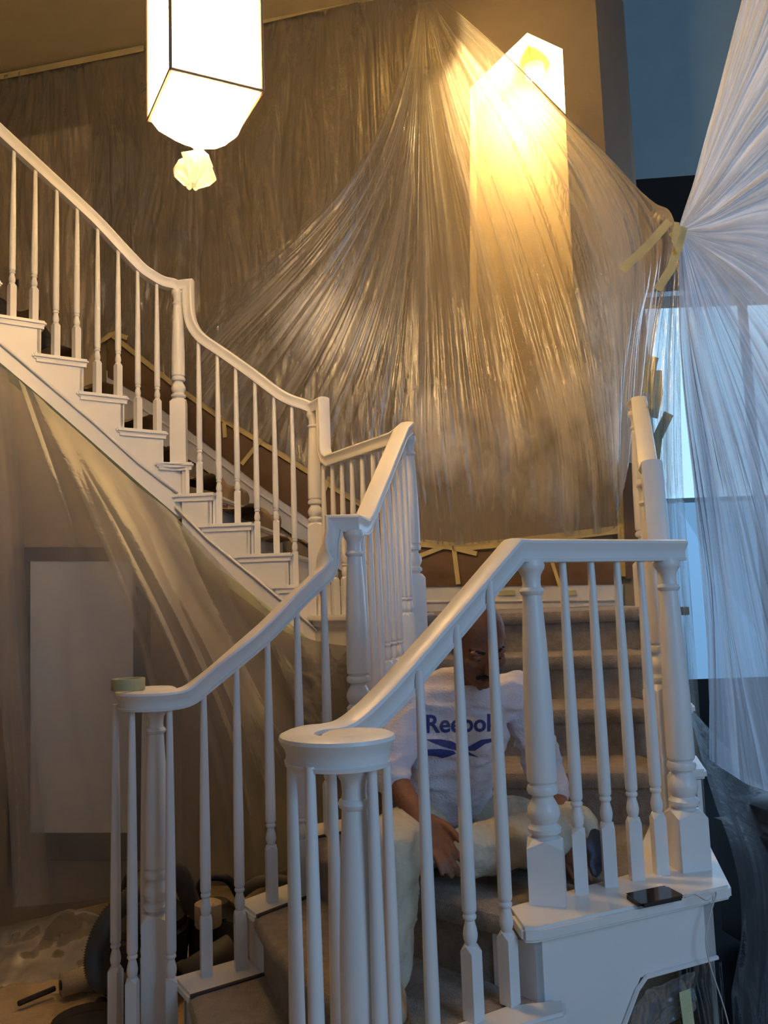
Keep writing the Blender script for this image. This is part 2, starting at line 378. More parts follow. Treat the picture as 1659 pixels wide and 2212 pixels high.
part('window_rail', poly(nb(), [(1.6, YR-.03, 2.30), (6.5, YR-.03, 2.30), (6.5, YR-.03, 2.34), (1.6, YR-.03, 2.34)], (0, .05, 0)), M['wallblue'], wn)
tag(part('wall_far_right', poly(nb(), [(6.4, -1, 0), (6.4, 7.5, 0), (6.4, 7.5, CEIL), (6.4, -1, CEIL)], (.1, 0, 0)), M['darkener']), kind='structure')  # wall coloured black to keep the far right dim
# ================================================================== KEY POINTS OF THE STAIR
N1 = PZ(1185, 1950, .72); N2 = PZ(1488, 1878, .72); ZR = 1.622      # rail centre above the lower landing
A = V((-.11, 2.95, .72)); B = V((.125, 3.85, 1.44)); Cn = V((-.39, 4.70, 1.44)); D = V((-1.18, 4.775, 2.34)); E_ = V((.935, 2.93, .9)); Fn = V((1.215, 3.90, 1.44))
L3 = PZ(682, 1809, .72); L2 = PZ(567, 1974, .54); L1 = PZ(428, 2147, .36); L0 = L1+V((-.19, -.09, -.18))
R3 = V((.335, 2.13, .72)); R2 = V((.115, 1.885, .54)); R1 = V((-.03, 1.74, .36)); R0 = V((-.16, 1.62, .18))
def flat(p, z): return V((p.x, p.y, z))
# ================================================================== LOWER FLIGHT (three steps and the landing)
lf = thing('lower_stair_flight', 'carpeted bottom steps and white-edged landing the man sits on', 'stairs', (0, 2.3, 0))
def nose(Lp, Rp, z, n=14, bow=.085):
    o = []
    t = (Rp-Lp); nn = V((t.y, -t.x, 0)).normalized()
    if nn.y > 0: nn = -nn
    for i in range(n+1):
        s = i/n; p = Lp.lerp(Rp, s)+nn*bow*math.sin(math.pi*s); o.append(V((p.x, p.y, z)))
    return o, nn
def carpet_step(Lp, Rp, z, back, h=RI):
    """one carpeted step: riser, rounded nose, tread back to the points in `back`"""
    nz, nn = nose(Lp, Rp, z)
    bm = nb(); prof = [(-.001, -h), (-.001, -.052), (.022, -.050), (.030, -.036), (.030, -.018), (.022, -.004), (.006, 0)]
    rows = []
    for p in nz:
        rows.append([bm.verts.new(p+nn*a+V((0, 0, b))) for a, b in prof])
    for a, b in zip(rows, rows[1:]):
        for i in range(len(prof)-1): bm.faces.new((a[i], b[i], b[i+1], a[i+1]))
    top = [r[-1] for r in rows]; bk_ = [bm.verts.new(V((q.x, q.y, z))) for q in back]
    bm.faces.new(top+bk_)
    return part('carpet_step', bm, M['carpet'], lf, True, 40)
carpet_step(L0, R0+V((0, 0, 0)), .18, [R1+V((.03, .03, 0)), L1+V((0, .1, 0))])
carpet_step(L1, R1, .36, [R2+V((.1, .06, 0)), L2+V((.02, .1, 0))])
carpet_step(L2, R2+V((.03, 0, 0)), .54, [R3+V((.1, .1, 0)), L3+V((.02, .1, 0))])
carpet_step(L3, R3, .72, [flat(N1, 0)+V((.1, -.05, 0)), flat(N2, 0)+V((0.05, .1, 0)), V((1.0, 2.98, 0)), V((-.05, 3.02, 0))])
def tread_edge(pts, z, th=.032, parent=None, name='tread_edge'):
    bm = nb(); poly(bm, [V((p[0], p[1], z-th)) for p in pts], (0, 0, th))
    bmesh.ops.bevel(bm, geom=bm.edges[:], offset=.008, segments=2, affect='EDGES')
    return part(name, bm, M['white'], parent, True, 30)
# left ends (white returns with risers)
OUT = V((-.085, .135, 0))
seq = [L0, L1, L2, L3]
for i, q in enumerate(seq):
    z = .18*(i+1); nx = seq[i+1] if i < 3 else V((-.02, 3.06, 0)); q = V((q.x, q.y, 0)); nx = V((nx.x, nx.y, 0)); t = (nx-q).normalized()
    o = OUT.normalized()*.155
    a = q-t*.03+V((0, 0, 0)); b = nx+t*.02
    tread_edge([a-OUT*.03, b-OUT*.03, b+o, a+o], z+.004, parent=lf)
    bm = nb(); poly(bm, [V((p.x, p.y, z-RI)) for p in (q-OUT*.02, q+o*.86, q+o*.86+t*.02, q-OUT*.02+t*.02)], (0, 0, RI-.03))
    part('riser', bm, M['white'], lf)
    bm = nb(); poly(bm, [V((p.x, p.y, 0)) for p in (q+o*.80, nx+o*.80, nx+o*.70, q+o*.70)], (0, 0, z-.03)); part('stringer', bm, M['white'], lf)
    bm = nb(); poly(bm, [V((p.x, p.y, z-.012)) for p in (q-t*.025+o*.0, b+o*.0, b-OUT*.09, q-t*.025-OUT*.09)], (0, 0, .0175)); part('gap_strip', bm, M['seam'], lf)
# right: landing cap, its fascia and panelled side
c0 = PZ(1128, 2012, .72); c1 = PZ(1580, 1919, .72); c2 = PZ(1519, 1798, .72); c2 = c1+(c2-c1)*1.6
dn = (c1-c0).normalized(); inn = V((-dn.y, dn.x, 0))
tread_edge([c0, c0+dn*.03-inn*.015, c1, c2, c2-dn*.17+inn*.0, c1-dn*.17+inn*.19, c0+inn*.14+dn*.04], .727, .036, lf, 'landing_cap')
fz = .685
f0 = c0+dn*.05+inn*.03; f1 = c1-dn*.04+inn*.03
bm = nb(); poly(bm, [V((f0.x, f0.y, 0)), V((f0.x+.0, f0.y, fz)), V((f1.x, f1.y, fz)), V((f1.x, f1.y, .54)), V((f0.x, f0.y, .54))+dn*.30, V((f0.x, f0.y, .22))+dn*.10, V((f0.x, f0.y, 0))+dn*.02], inn*.03)
part('landing_fascia', bm, M['white'], lf)
# bead moulding that follows the arch of the fascia
bp = [V((f0.x, f0.y, .10))+dn*.045-inn*.004, V((f0.x, f0.y, .22))+dn*.10-inn*.004, V((f0.x, f0.y, .515))+dn*.285-inn*.004, V((f0.x, f0.y, .54))+dn*.315-inn*.004, V((f1.x, f1.y, .545))-inn*.004]
part('bead_moulding', tube(nb(), bp, .006, 6), M['white'], lf)
bm = nb(); poly(bm, [V((f0.x, f0.y, 0)), V((f0.x, f0.y, fz)), V((f0.x, f0.y, fz))+V((-.09, .10, 0)), V((f0.x, f0.y, 0))+V((-.09, .10, 0))], dn*.02); part('riser', bm, M['white'], lf)
bm = nb(); g0 = f1; g1 = c2-dn*.04; poly(bm, [V((g0.x, g0.y, .54)), V((g0.x, g0.y, fz)), V((g1.x, g1.y, fz)), V((g1.x, g1.y, .54))], -dn*.03); part('landing_fascia', bm, M['white'], lf)
# white tread end of the 0.54 step below newel
tread_edge([c0+V((-.16, -.13, 0)), c0+V((.09, -.02, 0)), c0+V((.10, .05, 0)), c0+V((-.04, .03, 0)), c0+V((-.19, -.06, 0))], .546, .034, lf)
# ================================================================== MIDDLE FLIGHT (four carpeted risers up to the upper landing)
mf = thing('middle_stair_flight', 'four carpeted steps rising behind the seated man', 'stairs', (.6, 3.4, .72))
ys = [2.98, 3.245, 3.51, 3.775]; slope = .235
def mfl(y): return A.x+.045+(y-2.95)*slope
def mfr(y): return E_.x+.02+(y-2.95)*.27
for i, y in enumerate(ys):
    z = .9+RI*i; Lp = V((mfl(y), y+.10, 0)); Rp = V((mfr(y), y-.06, 0)); bm = nb(); n = 10; nn = V((0.14, -1, 0)).normalized()
    prof = [(0, -RI), (0, -.058), (.022, -.056), (.032, -.042), (.034, -.024), (.026, -.006), (.008, 0), (-.3 if i < 3 else -1.3, 0)]
    rows = []
    for k in range(n+1):
        p = Lp.lerp(Rp, k/n); rows.append([bm.verts.new(V((p.x, p.y, z))+nn*a+V((0, 0, b))) for a, b in prof])
    for a, b in zip(rows, rows[1:]):
        for q in range(len(prof)-1): bm.faces.new((a[q], b[q], b[q+1], a[q+1]))
    part('carpet_step', bm, M['carpet'], mf, True, 40)
# white stringers / tread returns on both sides
for side, fx in ((-1, mfl), (1, mfr)):
    for i, y in enumerate(ys):
        z = .9+RI*i; yy = y+(.10 if side < 0 else -.06); nx = yy+.265
        a = V((fx(yy), yy-.03, 0)); b = V((fx(nx), nx, 0)); o = V((side*.11, 0, 0))
        tread_edge([a, b, b+o, a+o], z+.004, parent=mf)
        bm = nb(); poly(bm, [V((q.x, q.y, .0)) for q in (a+o*.8, b+o*.8, b+o*.65, a+o*.65)], (0, 0, z-.03)); part('stringer', bm, M['white'], mf)
        bm = nb(); poly(bm, [V((q.x, q.y, z-RI)) for q in (a+V((0, .03, 0)), a+o*.75+V((0, .03, 0)), a+o*.75+V((0, .05, 0)), a+V((0, .05, 0)))], (0, 0, RI-.03)); part('riser', bm, M['white'], mf)
# upper landing: floor, white edge towards the void, fascia
ul = thing('upper_landing', 'upper landing with white nosed edge and carpet', 'landing', (.4, 4.5, 1.44))
lb = [V((B.x-.06, B.y+.02, 0)), V((Fn.x+.12, 3.72, 0)), V((Fn.x+.2, wall_y(1.4)-.01, 0)), V((Cn.x-.3, wall_y(-.7)-.01, 0)), V((Cn.x-.02, Cn.y+.02, 0))]
part('landing_carpet', poly(nb(), [V((p.x, p.y, 1.40)) for p in lb], (0, 0, .036)), M['carpet'], ul)
t = (Cn-B).normalized(); n_ = V((-t.y, t.x, 0)); n_ = n_ if n_.y < 0 or n_.x < 0 else -n_
e0 = V((B.x, B.y, 0))-t*.03; e1 = V((Cn.x, Cn.y, 0))+t*.02
tread_edge([e0+n_*.07, e1+n_*.07, e1-n_*.10, e0-n_*.10], 1.447, .036, ul, 'landing_nosing')
part('scotia', poly(nb(), [V((p.x, p.y, 1.385)) for p in (e0+n_*.05, e1+n_*.05, e1, e0)], (0, 0, .028)), M['white'], ul)
part('landing_fascia', poly(nb(), [V((p.x, p.y, 1.12)) for p in (e0+n_*.035, e1+n_*.035, e1, e0)], (0, 0, .27)), M['white'], ul)
# ================================================================== UPPER FLIGHT
uf = thing('upper_stair_flight', 'white upper stair flight climbing to the left, brown cloth on its treads', 'stairs', (-1.2, 4.8, 1.44))
C2 = V((Cn.x+.03, Cn.y-.05, 0)); D2 = V((D.x-.01, D.y-.055, 0)); T2 = V((-2.0, 4.165, 0)); X2 = D2+(T2-D2)*1.75      # stringer line in plan
spans = [(1, 588, 700), (2, 507, 632), (3, 430, 548), (4, 370, 465), (5, 335, 418), (6, 250, 362), (7, 165, 278), (8, 69, 191), (9, -22, 100), (10, -125, 5)]
ypx = {1: 1275, 2: 1205, 3: 1142, 4: 1080, 5: 1008, 6: 935, 7: 858, 8: 775, 9: 690, 10: 600}
saw = []
for i, xl, xr in spans:
    z = 1.44+RI*i; seg = (C2, D2) if i <= 4 else (D2, X2)
    if i == 5:
        a = PL(xl, ypx[i], D2, X2); b = PL(xr, ypx[i], C2, D2)
        ptsf = [a, V((D2.x, D2.y, 0)), b]
    else:
        a = PL(xl, ypx[i], *seg); b = PL(xr, ypx[i], *seg); ptsf = [a, b]
    t = V((b.x-a.x, b.y-a.y, 0)).normalized(); inw = V((-t.y, t.x, 0))       # inw points to the wall
    deep = .16 if i > 4 else .13
    f = [V((p.x, p.y, 0))-inw*.02 for p in ptsf]
    # each nosing: slab, then two smaller mouldings under it
    tr = nb(); tw = .92
    back = [V((ptsf[-1].x, ptsf[-1].y, 0))+inw*tw, V((ptsf[0].x, ptsf[0].y, 0))+inw*tw]
    poly(tr, [V((p.x, p.y, z-.028)) for p in f+back], (0, 0, .028)); bmesh.ops.bevel(tr, geom=tr.edges[:], offset=.009, segments=2, affect='EDGES')
    part('tread', tr, M['white'], uf, True, 30)
    g = [p+inw*.010 for p in f]; g[0] = g[0]+t*.02; g[-1] = g[-1]-t*.012
    part('scotia', poly(nb(), [V((p.x, p.y, z-.045)) for p in g+[g[-1]+inw*.05, g[0]+inw*.05]], (0, 0, .018)), M['white'], uf)
    # riser below the right-hand end
    r0 = V((b.x, b.y, 0))-t*.025
    bm = nb(); poly(bm, [V((p.x, p.y, z-RI)) for p in (r0, r0+inw*.9, r0+inw*.9-t*.02, r0-t*.02)], (0, 0, RI-.03)); part('riser', bm, M['white'], uf)
    if i <= 4:
        bm = nb(); poly(bm, [V((p.x, p.y, z-RI)) for p in (r0+inw*.02+t*.004, r0+inw*.10+t*.004, r0+inw*.10+t*.018, r0+inw*.02+t*.018)], (0, 0, RI-.03)); part('riser_trim', bm, M['whitewarm'], uf)
    saw.append((z, a, b, t))
def stringer(seglo, seghi, items, x_end0, x_end1):
    """saw-topped outer string, lower edge parallel to the pitch"""
    return
# outer string as wall-like strips under each tread, with a sloping bottom
bead_px = [(-60, 690), (0, 740), (100, 825), (200, 910), (300, 1000), (385, 1066)]
bead_px2 = [(380, 1095), (450, 1165), (560, 1255), (650, 1330), (720, 1392)]
def zpath(path, x, pl):
    for (x0_, y0_), (x1_, y1_) in zip(path, path[1:]):
        if x0_ <= x <= x1_: return PL(x, y0_+(y1_-y0_)*(x-x0_)/(x1_-x0_), *pl)
    return PL(x, path[-1][1] if x > path[-1][0] else path[0][1], *pl)
low1 = [(-60, 735), (0, 788), (100, 872), (200, 960), (300, 1048), (385, 1120)]
low2 = [(380, 1130), (450, 1215), (560, 1300), (650, 1372), (720, 1425)]
for pl, spn, lowp in (((D2, X2), [s for s in spans if s[0] >= 5], low1), ((C2, D2), [s for s in spans if s[0] <= 5], low2)):
    for k, (i, xl, xr) in enumerate(spn):
        z = 1.44+RI*i-.03
        nxt = 1 if pl[1] is D2 else 0
        xa = xl+16; xb = xr-12
        # column of string between this riser and the next one up
        lo = {s[0]: s for s in spans}
        xL = (lo[i+1][2]-12) if i+1 in lo else xl+10
        xR = xb
        if i == 5 and pl[1] is not D2: xR = 393
        if i == 5 and pl[1] is D2: xL = 393
        p1 = PL(xL, ypx[i], *pl); p2 = PL(xR, ypx[i], *pl)
        b1 = zpath(lowp, xL, pl); b2 = zpath(lowp, xR, pl)
        dd = V((pl[1].x-pl[0].x, pl[1].y-pl[0].y, 0)).normalized(); nn = V((-dd.y, dd.x, 0)); nn = nn if nn.y > 0 else -nn
        if p2.x-p1.x > .004:
            part('outer_string', poly(nb(), [V((p1.x, p1.y, z)), V((p2.x, p2.y, z)), b2, b1], nn*.03), M['white'], uf)
for pl, path in (((D2, X2), bead_px), ((C2, D2), bead_px2)):
    pts = [PL(x, y, *pl)-V((0, .012, 0)) for x, y in path]
    part('bead_moulding', tube(nb(), pts, .008, 8), M['white'], uf, True)
# wall-side skirting (white diagonal board) on the far side of the flight
sk = [(430, 960), (480, 985), (560, 1050), (640, 1110), (700, 1160), (760, 1205)]
p = [PW(x, y, .03) for x, y in ((230, 800), (330, 870), (430, 945), (560, 1045), (660, 1115), (760, 1190), (840, 1250))]
q = [PW(x, y, .03) for x, y in ((230, 880), (330, 950), (430, 1005), (560, 1105), (660, 1175), (760, 1250), (840, 1300))]
for k in range(len(p)-1):
    part('skirting_board', poly(nb(), [q[k], q[k+1], p[k+1], p[k]], VV*.02), M['whitewarm'], uf)
part('skirting_bead', tube(nb(), [a.lerp(b, .35)-VV*.004 for a, b in zip(p, q)], .008, 6), M['whitewarm'], uf)
# wall beneath the stairs and the landing
bm = nb()
us = [X2, D2, C2]
for a, b in zip(us, us[1:]):
    pass
p1 = [PL(x, y, D2, X2)+V((0, .035, .03)) for x, y in low1]; p2 = [PL(x, y, C2, D2)+V((0, .035, .03)) for x, y in low2]
X3 = V((X2.x, X2.y+.04, p1[0].z+.35)); top = [X3]+p1+p2[1:]
for a, b in zip(top, top[1:]): poly(bm, [V((a.x, a.y, 0)), V((b.x, b.y, 0)), b, a], (0, .06, 0))
tag(part('wall_under_stairs', bm, M['walldark']), 'taupe wall below the upper stair flight', kind='structure')
bm = nb(); poly(bm, [V((B.x+.05, B.y+.02, 0)), V((Cn.x+.05, Cn.y+.02, 0)), V((Cn.x+.05, Cn.y+.02, 1.14)), V((B.x+.05, B.y+.02, 1.14))], (.04, .04, 0))
tag(part('wall_under_landing', bm, M['walldark']), 'dim wall below the upper landing edge', kind='structure')
# ================================================================== RAILINGS
def spiral(eye, w, t, z, r0=.128, r1=.030, n=26, turn=1.5):
    """volute centre line: starts on the inner side of the eye, heading t"""
    pts = []
    for k in range(n+1):
        f = k/n*turn*math.pi; r = r0+(r1-r0)*(f/(turn*math.pi))**1.0
        d = (-w)*math.cos(f)+t*math.sin(f); pts.append(V((eye.x+d.x*r, eye.y+d.y*r, z)))
    return pts
DISC = [(.050, -.030), (.052, -.022), (.048, -.0205), (.0485, -.008), (.052, .004), (.060, .014), (.063, .020), (.061, .027), (.050, .0315), (0.02, .0345), (.001, .035)]
ZV = 1.215
# ---- right lower railing
rr = thing('stair_railing', 'front white railing with scroll end and level run right of the man', 'railing', (.2, 2.1, .18))
td = V((-.745, -.667, 0)); wd = V((.667, -.745, 0)); eR = PZ(761, 1577, ZV+.034)
sp = spiral(eR, wd, td, ZV)
PA = V((N1.x, N1.y, 0)); PB = V((sp[0].x, sp[0].y, 0))
def onr(px, py, dz=.03): q = PL(px, py, PA, PB); return V((q.x, q.y, q.z+dz))
kn = PL(1112, 1200, PA, PB)
ls = [V((N2.x+.05, N2.y+.03, ZR)), V((N1.x-.02, N1.y-.012, ZR)), V((kn.x, kn.y, ZR))]
mid = [onr(1065, 1272), onr(988, 1365), onr(905, 1462), onr(830, 1535, .018)]
ease = smoothpath([mid[2], mid[3], V((*(mid[3].xy.lerp(sp[0].xy, .55)), ZV+.004)), sp[0]], 6)
path = ls+[mid[0].lerp(ls[2], .35), mid[0], mid[1]]+ease[:-1]+sp
part('handrail', sweep(nb(), path), M['white'], rr, True, 35)
part('volute_eye', lathe(nb(), V((eR.x, eR.y, ZV)), DISC, 32), M['white'], rr, True, 35)
angR = math.atan2(.511, .571)
aL = math.atan2(N2.y-N1.y, N2.x-N1.x)
newel(rr, N1.x, N1.y, .727, .885, ZR-.03, math.radians(-14)); newel(rr, N2.x, N2.y, .727, .889, ZR-.03, math.radians(12))
for f in (.22, .42, .61, .79):
    q = N1.lerp(N2, f); baluster(rr, q.x, q.y, .727, ZR-.03, math.radians(-14+22*f), .165)
def ztop(path, x, y):
    best = min(range(len(path)-1), key=lambda i: (((path[i]+path[i+1])/2).xy-V((x, y))).length); return path[best].z-.03
for (x_, y_), zb_, (rx, ry) in (((.258, 2.088), .546, (1065, 1272)), ((.165, 2.018), .546, (988, 1365)), ((.068, 1.935), .18, (905, 1462))):
    q = onr(rx, ry); baluster(rr, x_, y_, zb_, q.z-.022, angR, .165)
for px_, yy_ in ((630, eR.y-.01), (670, eR.y-.085), (716, eR.y+.12), (803, eR.y-.035)):
    q = PY(px_, 1655, yy_); baluster(rr, q.x, q.y, .18, ZV-.028, px_*.01, .165)
for px_ in (822,):
    q = onr(px_, 1600); baluster(rr, q.x+.01, q.y+.02, .18, ZV-.02, .3, .165)
newel(rr, eR.x+.0, eR.y-.0, .18, .50, ZV-.029, .4)
# level rail continues unseen behind: side run from the corner newel back to the middle flight
sr = thing('stair_railing', 'white railing climbing behind the corner newel at right', 'railing', (1.1, 3.4, .72))
e1 = V((E_.x, E_.y, 0)); f1_ = V((Fn.x, Fn.y, 0))
zE = PY(1420, 1000, E_.y).z-.035; zF = PY(1372, 862, Fn.y).z-.035
path = [V((N2.x+.03, N2.y+.08, ZR)), V((E_.x-.008, E_.y-.045, ZR)), V((E_.x+.004, E_.y-.012, zE-.0)), V((E_.x+.03, E_.y+.07, zE+.0))]
path = [V((N2.x+.035, N2.y+.09, ZR)), V((E_.x-.004, E_.y-.09, ZR)), V((E_.x-.002, E_.y-.07, zE)), V((E_.x+.03, E_.y+.06, zE)), V((E_.x+.06, E_.y+.16, zE+.035)), V((Fn.x, Fn.y-.06, zF)), V((Fn.x+.01, Fn.y+.05, zF))]
part('handrail', sweep(nb(), path), M['white'], sr, True, 35)
newel(sr, E_.x, E_.y, .727, 1.19, zE-.03, .25); newel(sr, Fn.x, Fn.y, 1.44, 1.66, zF-.03, .25)
for k in range(1, 8):
    f = k/8; q = e1.lerp(f1_, f); zz = zE+.03+(zF-zE-.03)*max(0, (f-.12))/.88; baluster(sr, q.x, q.y, .9+RI*int((q.y-2.92)/.265)+.004, zz-.035, .25)
for k in (1, 2, 3):
    q = N2.lerp(V((E_.x, E_.y, .72)), k/4.2); baluster(sr, q.x+.03, q.y+.06, .727, ZR-.03, .2)
# return of the railing at the landing end (oval opening)
q = Fn+V((-.02, .15, 0)); 
# ---- left lower railing
lr = thing('stair_railing', 'left white railing with scroll end carrying the tape roll', 'railing', (-.4, 2.8, .18))
tl = V((-.9, -.436, 0)); wl = V((-.436, .9, 0)); eL = PZ(336, 1484, ZV+.034)
spl = spiral(eL, wl, tl, ZV)
up_ = []
for (a, b), y in (((437, 1502), 2.74), ((511, 1440), 2.78), ((577, 1382), 2.84), ((640, 1318), 2.895), ((700, 1262), 2.93)):
    q = PY(a, b, y); up_.append(q+V((0, 0, .03)))
topz = PY(745, 1112, 2.95).z-.033; xv = PY(722, 1140, 2.95).x
g = up_[-1]
goose = smoothpath([up_[-2], g, V((xv-.018, 2.945, g.z+.085)), V((xv, 2.948, g.z+.155))], 6)[6:]
lo_ = smoothpath([spl[0], V((*(spl[0].xy.lerp(up_[0].xy, .55)), ZV+.006)), up_[0], up_[1], up_[2], up_[3], up_[4]], 5)
# path runs downwards so that the scroll comes last
top_pts = [V((A.x+.02, A.y, topz)), V((xv, 2.95, topz)), goose[-1]]
rev = top_pts+goose[::-1][1:]+[p for p in lo_[::-1]][1:-1]+spl
part('handrail', sweep(nb(), rev), M['white'], lr, True, 35)
part('volute_eye', lathe(nb(), V((eL.x, eL.y, ZV)), DISC, 32), M['white'], lr, True, 35)
for (px_, py_), z in (((445, 2112), .36), ((520, 2095), .36), ((588, 1950), .54), ((655, 1935), .54), ((717, 1790), .72)):
    q = PZ(px_, py_, z)
    j = min(up_, key=lambda p: abs(p.x-q.x)); 
    # rail height above the baluster
    pp = lo_+goose; bi = min(range(len(pp)), key=lambda i: abs(pp[i].x-q.x))
    baluster(lr, q.x, pp[bi].y, z+.004, pp[bi].z-.027, .35)
newel(lr, A.x, A.y, .72, 1.12, topz-.03, .3)
newel(lr, eL.x, eL.y, .18, .54, ZV-.029, .2)
for px_, yy_ in ((250, eL.y-.0), (285, eL.y-.09), (313, eL.y+.06)):
    q = PY(px_, 1537, yy_); baluster(lr, q.x, q.y, .18, ZV-.028, .3+px_*.01, .2)
q = PY(366, 1537, 2.70); baluster(lr, q.x, 2.70, .18, ZV-.02, .35, .2)
# ---- rail from A up to B, then level to C
ar = thing('stair_railing', 'white railing rising away behind the middle newel to the upper landing', 'railing', (0, 3.5, .9))
a0 = V((A.x, A.y, 0)); b0 = V((B.x, B.y, 0))
def onab(px, py): return PL(px, py, A, B)
h1 = onab(792, 1122); h2 = onab(822, 1092)
zB = PY(885, 928, B.y).z-.01
path = smoothpath([V((A.x+.005, A.y+.04, topz)), V((A.x+.03, A.y+.11, topz+.0)), V((A.x+.06, A.y+.21, topz+.075)), V((B.x-.03, B.y-.11, zB-.03))], 6)
path = [V((A.x-.005, A.y-.0, topz))]+path+[V((B.x, B.y+.02, zB+.02))]
part('handrail', sweep(nb(), path), M['white'], ar, True, 35)
def abz(f): 
    y = A.y+(B.y-A.y)*f; k = min(path, key=lambda p: abs(p.y-y)); k2 = [p for p in path if p.y >= y]; k1 = [p for p in path if p.y <= y]
    p1, p2 = k1[-1], (k2 or [path[-1]])[0]; s = 0 if p2.y == p1.y else (y-p1.y)/(p2.y-p1.y); return p1.z+(p2.z-p1.z)*s
for k in range(1, 9):
    f = k/9; q = a0.lerp(b0, f); st = .9+RI*min(3, max(0, int((q.y-3.07)/.265)))
    baluster(ar, q.x, q.y, st+.004, abz(f)-.03, .25, .19)
newel(ar, B.x, B.y, 1.30, 1.63, zB-.03, .25)
cr = thing('stair_railing', 'short level white railing along the upper landing edge', 'railing', (-.1, 4.3, 1.44))
CT = PL(690, 866, C2, D2).z-.03
pc = V((Cn.x+.055, Cn.y-.09, zB)); 
path = [V((B.x-.01, B.y+.03, zB+.01)), V((B.x-.06, B.y+.10, zB-.01)), V((Cn.x+.10, Cn.y-.17, zB-.005)), V((Cn.x+.075, Cn.y-.125, zB+.02)), V((Cn.x+.062, Cn.y-.105, zB+.07)), V((Cn.x+.062, Cn.y-.105, CT)), V((Cn.x+.0, Cn.y-.0, CT))]
part('handrail', sweep(nb(), path), M['white'], cr, True, 35)
for k in range(1, 9):
    q = B.lerp(Cn, k/9); baluster(cr, q.x, q.y, 1.447, zB-.03, .5, .2)
newel(cr, Cn.x, Cn.y, 1.447, 1.965, CT-.03, .1)
# ---- upper flight railing, two legs
ur = thing('stair_railing', 'white railing of the upper flight sweeping up to top left', 'railing', (-1.2, 4.8, 1.9))
inw1 = V((D2.y-C2.y, C2.x-D2.x, 0)).normalized(); inw1 = inw1 if inw1.y > 0 else -inw1
inw2 = V((-(X2.y-D2.y), X2.x-D2.x, 0)).normalized(); inw2 = inw2 if inw2.y > 0 else -inw2
q1 = (C2+inw1*.05, D2+inw1*.05); q2 = (D2+inw2*.05, X2+inw2*.05)
def l1(px, py): return PL(px, py, *q1)
def l2(px, py): return PL(px, py, *q2)
legA = [l1(x, y) for x, y in ((655, 874), (630, 866), (600, 850), (545, 808), (480, 762), (440, 735), (420, 712), (410, 685), (407, 655))]
topD = l1(407, 617); 
pathA = [V((Cn.x, Cn.y, CT))]+smoothpath(legA, 3)+[V((legA[-1].x, legA[-1].y, topD.z)), V((D.x, D.y, topD.z))]
part('handrail', sweep(nb(), pathA), M['white'], ur, True, 35)
legB = [l2(x, y) for x, y in ((372, 615), (350, 610), (325, 596), (300, 577), (250, 524), (200, 471), (100, 378), (0, 286), (-80, 212))]
pathB = [V((D.x+.01, D.y, topD.z))]+smoothpath([V((D.x, D.y, topD.z))]+legB, 3)
part('handrail', sweep(nb(), pathB), M['white'], ur, True, 35)
newel(ur, D.x, D.y, 2.34, PL(385, 862, *q1).z, topD.z-.03, .1)
def zon(path, x):
    for a, b in zip(path, path[1:]):
        if min(a.x, b.x) <= x <= max(a.x, b.x) and abs(a.x-b.x) > 1e-4: return a.z+(b.z-a.z)*(x-a.x)/(b.x-a.x)
    return path[-1].z
for px_, py_, st in ((432, 1065, 4), (474, 1130, 3), (514, 1125, 3), (557, 1198, 2), (598, 1190, 2), (639, 1265, 1)):
    q = l1(px_, py_); baluster(ur, q.x, q.y, 1.44+RI*st, zon(pathA, l1(px_-12, 800).x)-.025, .1, .19 if st != 9 else .2)
for px_, py_, st in ((340, 930, 6), (298, 925, 6), (255, 850, 7), (210, 845, 7), (165, 768, 8), (120, 760, 8), (73, 682, 9), (25, 678, 9)):
    q = l2(px_, py_); baluster(ur, q.x, q.y, 1.44+RI*st, zon(pathB, q.x)-.025, -.65, .2)
# ================================================================== HANGING LANTERN WRAPPED IN A BAG
ZL = 3.30
n_ = PZ(372, 152, ZL); r_ = PZ(562, 198, ZL); l_ = PZ(325, 258, ZL); k_ = l_+r_-n_; cc = (l_+r_)/2
la = thing('hanging_lantern', 'big glowing lantern bagged in white plastic hanging from the ceiling', 'lamp', cc)
cor = [n_, r_, k_, l_]; HL = .98
for i in range(4):
    a, b = cor[i], cor[(i+1) % 4]; a2 = a.lerp(cc, .03); b2 = b.lerp(cc, .03)
    part('glass_panel', poly(nb(), [a2, b2, b2+V((0, 0, HL)), a2+V((0, 0, HL))]), M['lampglass'], la)
    ao = cc+(a-cc)*1.045; bo = cc+(b-cc)*1.045; part('frame_bar', tube(nb(), [ao, bo], .0062, 6), M['metal'], la)
    part('frame_bar', tube(nb(), [ao, ao+V((0, 0, HL))], .0062, 6), M['metal'], la)
part('lantern_roof', poly(nb(), [p+V((0, 0, HL)) for p in cor], (0, 0, .05)), M['metal'], la)
part('hanging_rod', tube(nb(), [cc+V((0, 0, HL+.05)), V((cc.x, cc.y, CEIL))], .012, 8), M['metal'], la)
kn_ = PY(430, 323, cc.y); zk = kn_.z; ax = V((kn_.x, cc.y, 0))
rings = []; NB = 64
def sq(f, z, s, off, jag=0):
    out = []
    for k in range(NB):
        t = k/NB*4; i = int(t); e = cor[i].lerp(cor[(i+1) % 4], t-i)-cc
        a = math.atan2(e.y, e.x); ci = V((math.cos(a), math.sin(a), 0))*.16; e = e.lerp(ci, f)*s
        rr_ = 1+jag*math.sin(a*5+z*30)+jag*.6*math.sin(a*9+1)
        out.append(V((off.x+e.x*rr_, off.y+e.y*rr_, z)))
    return out
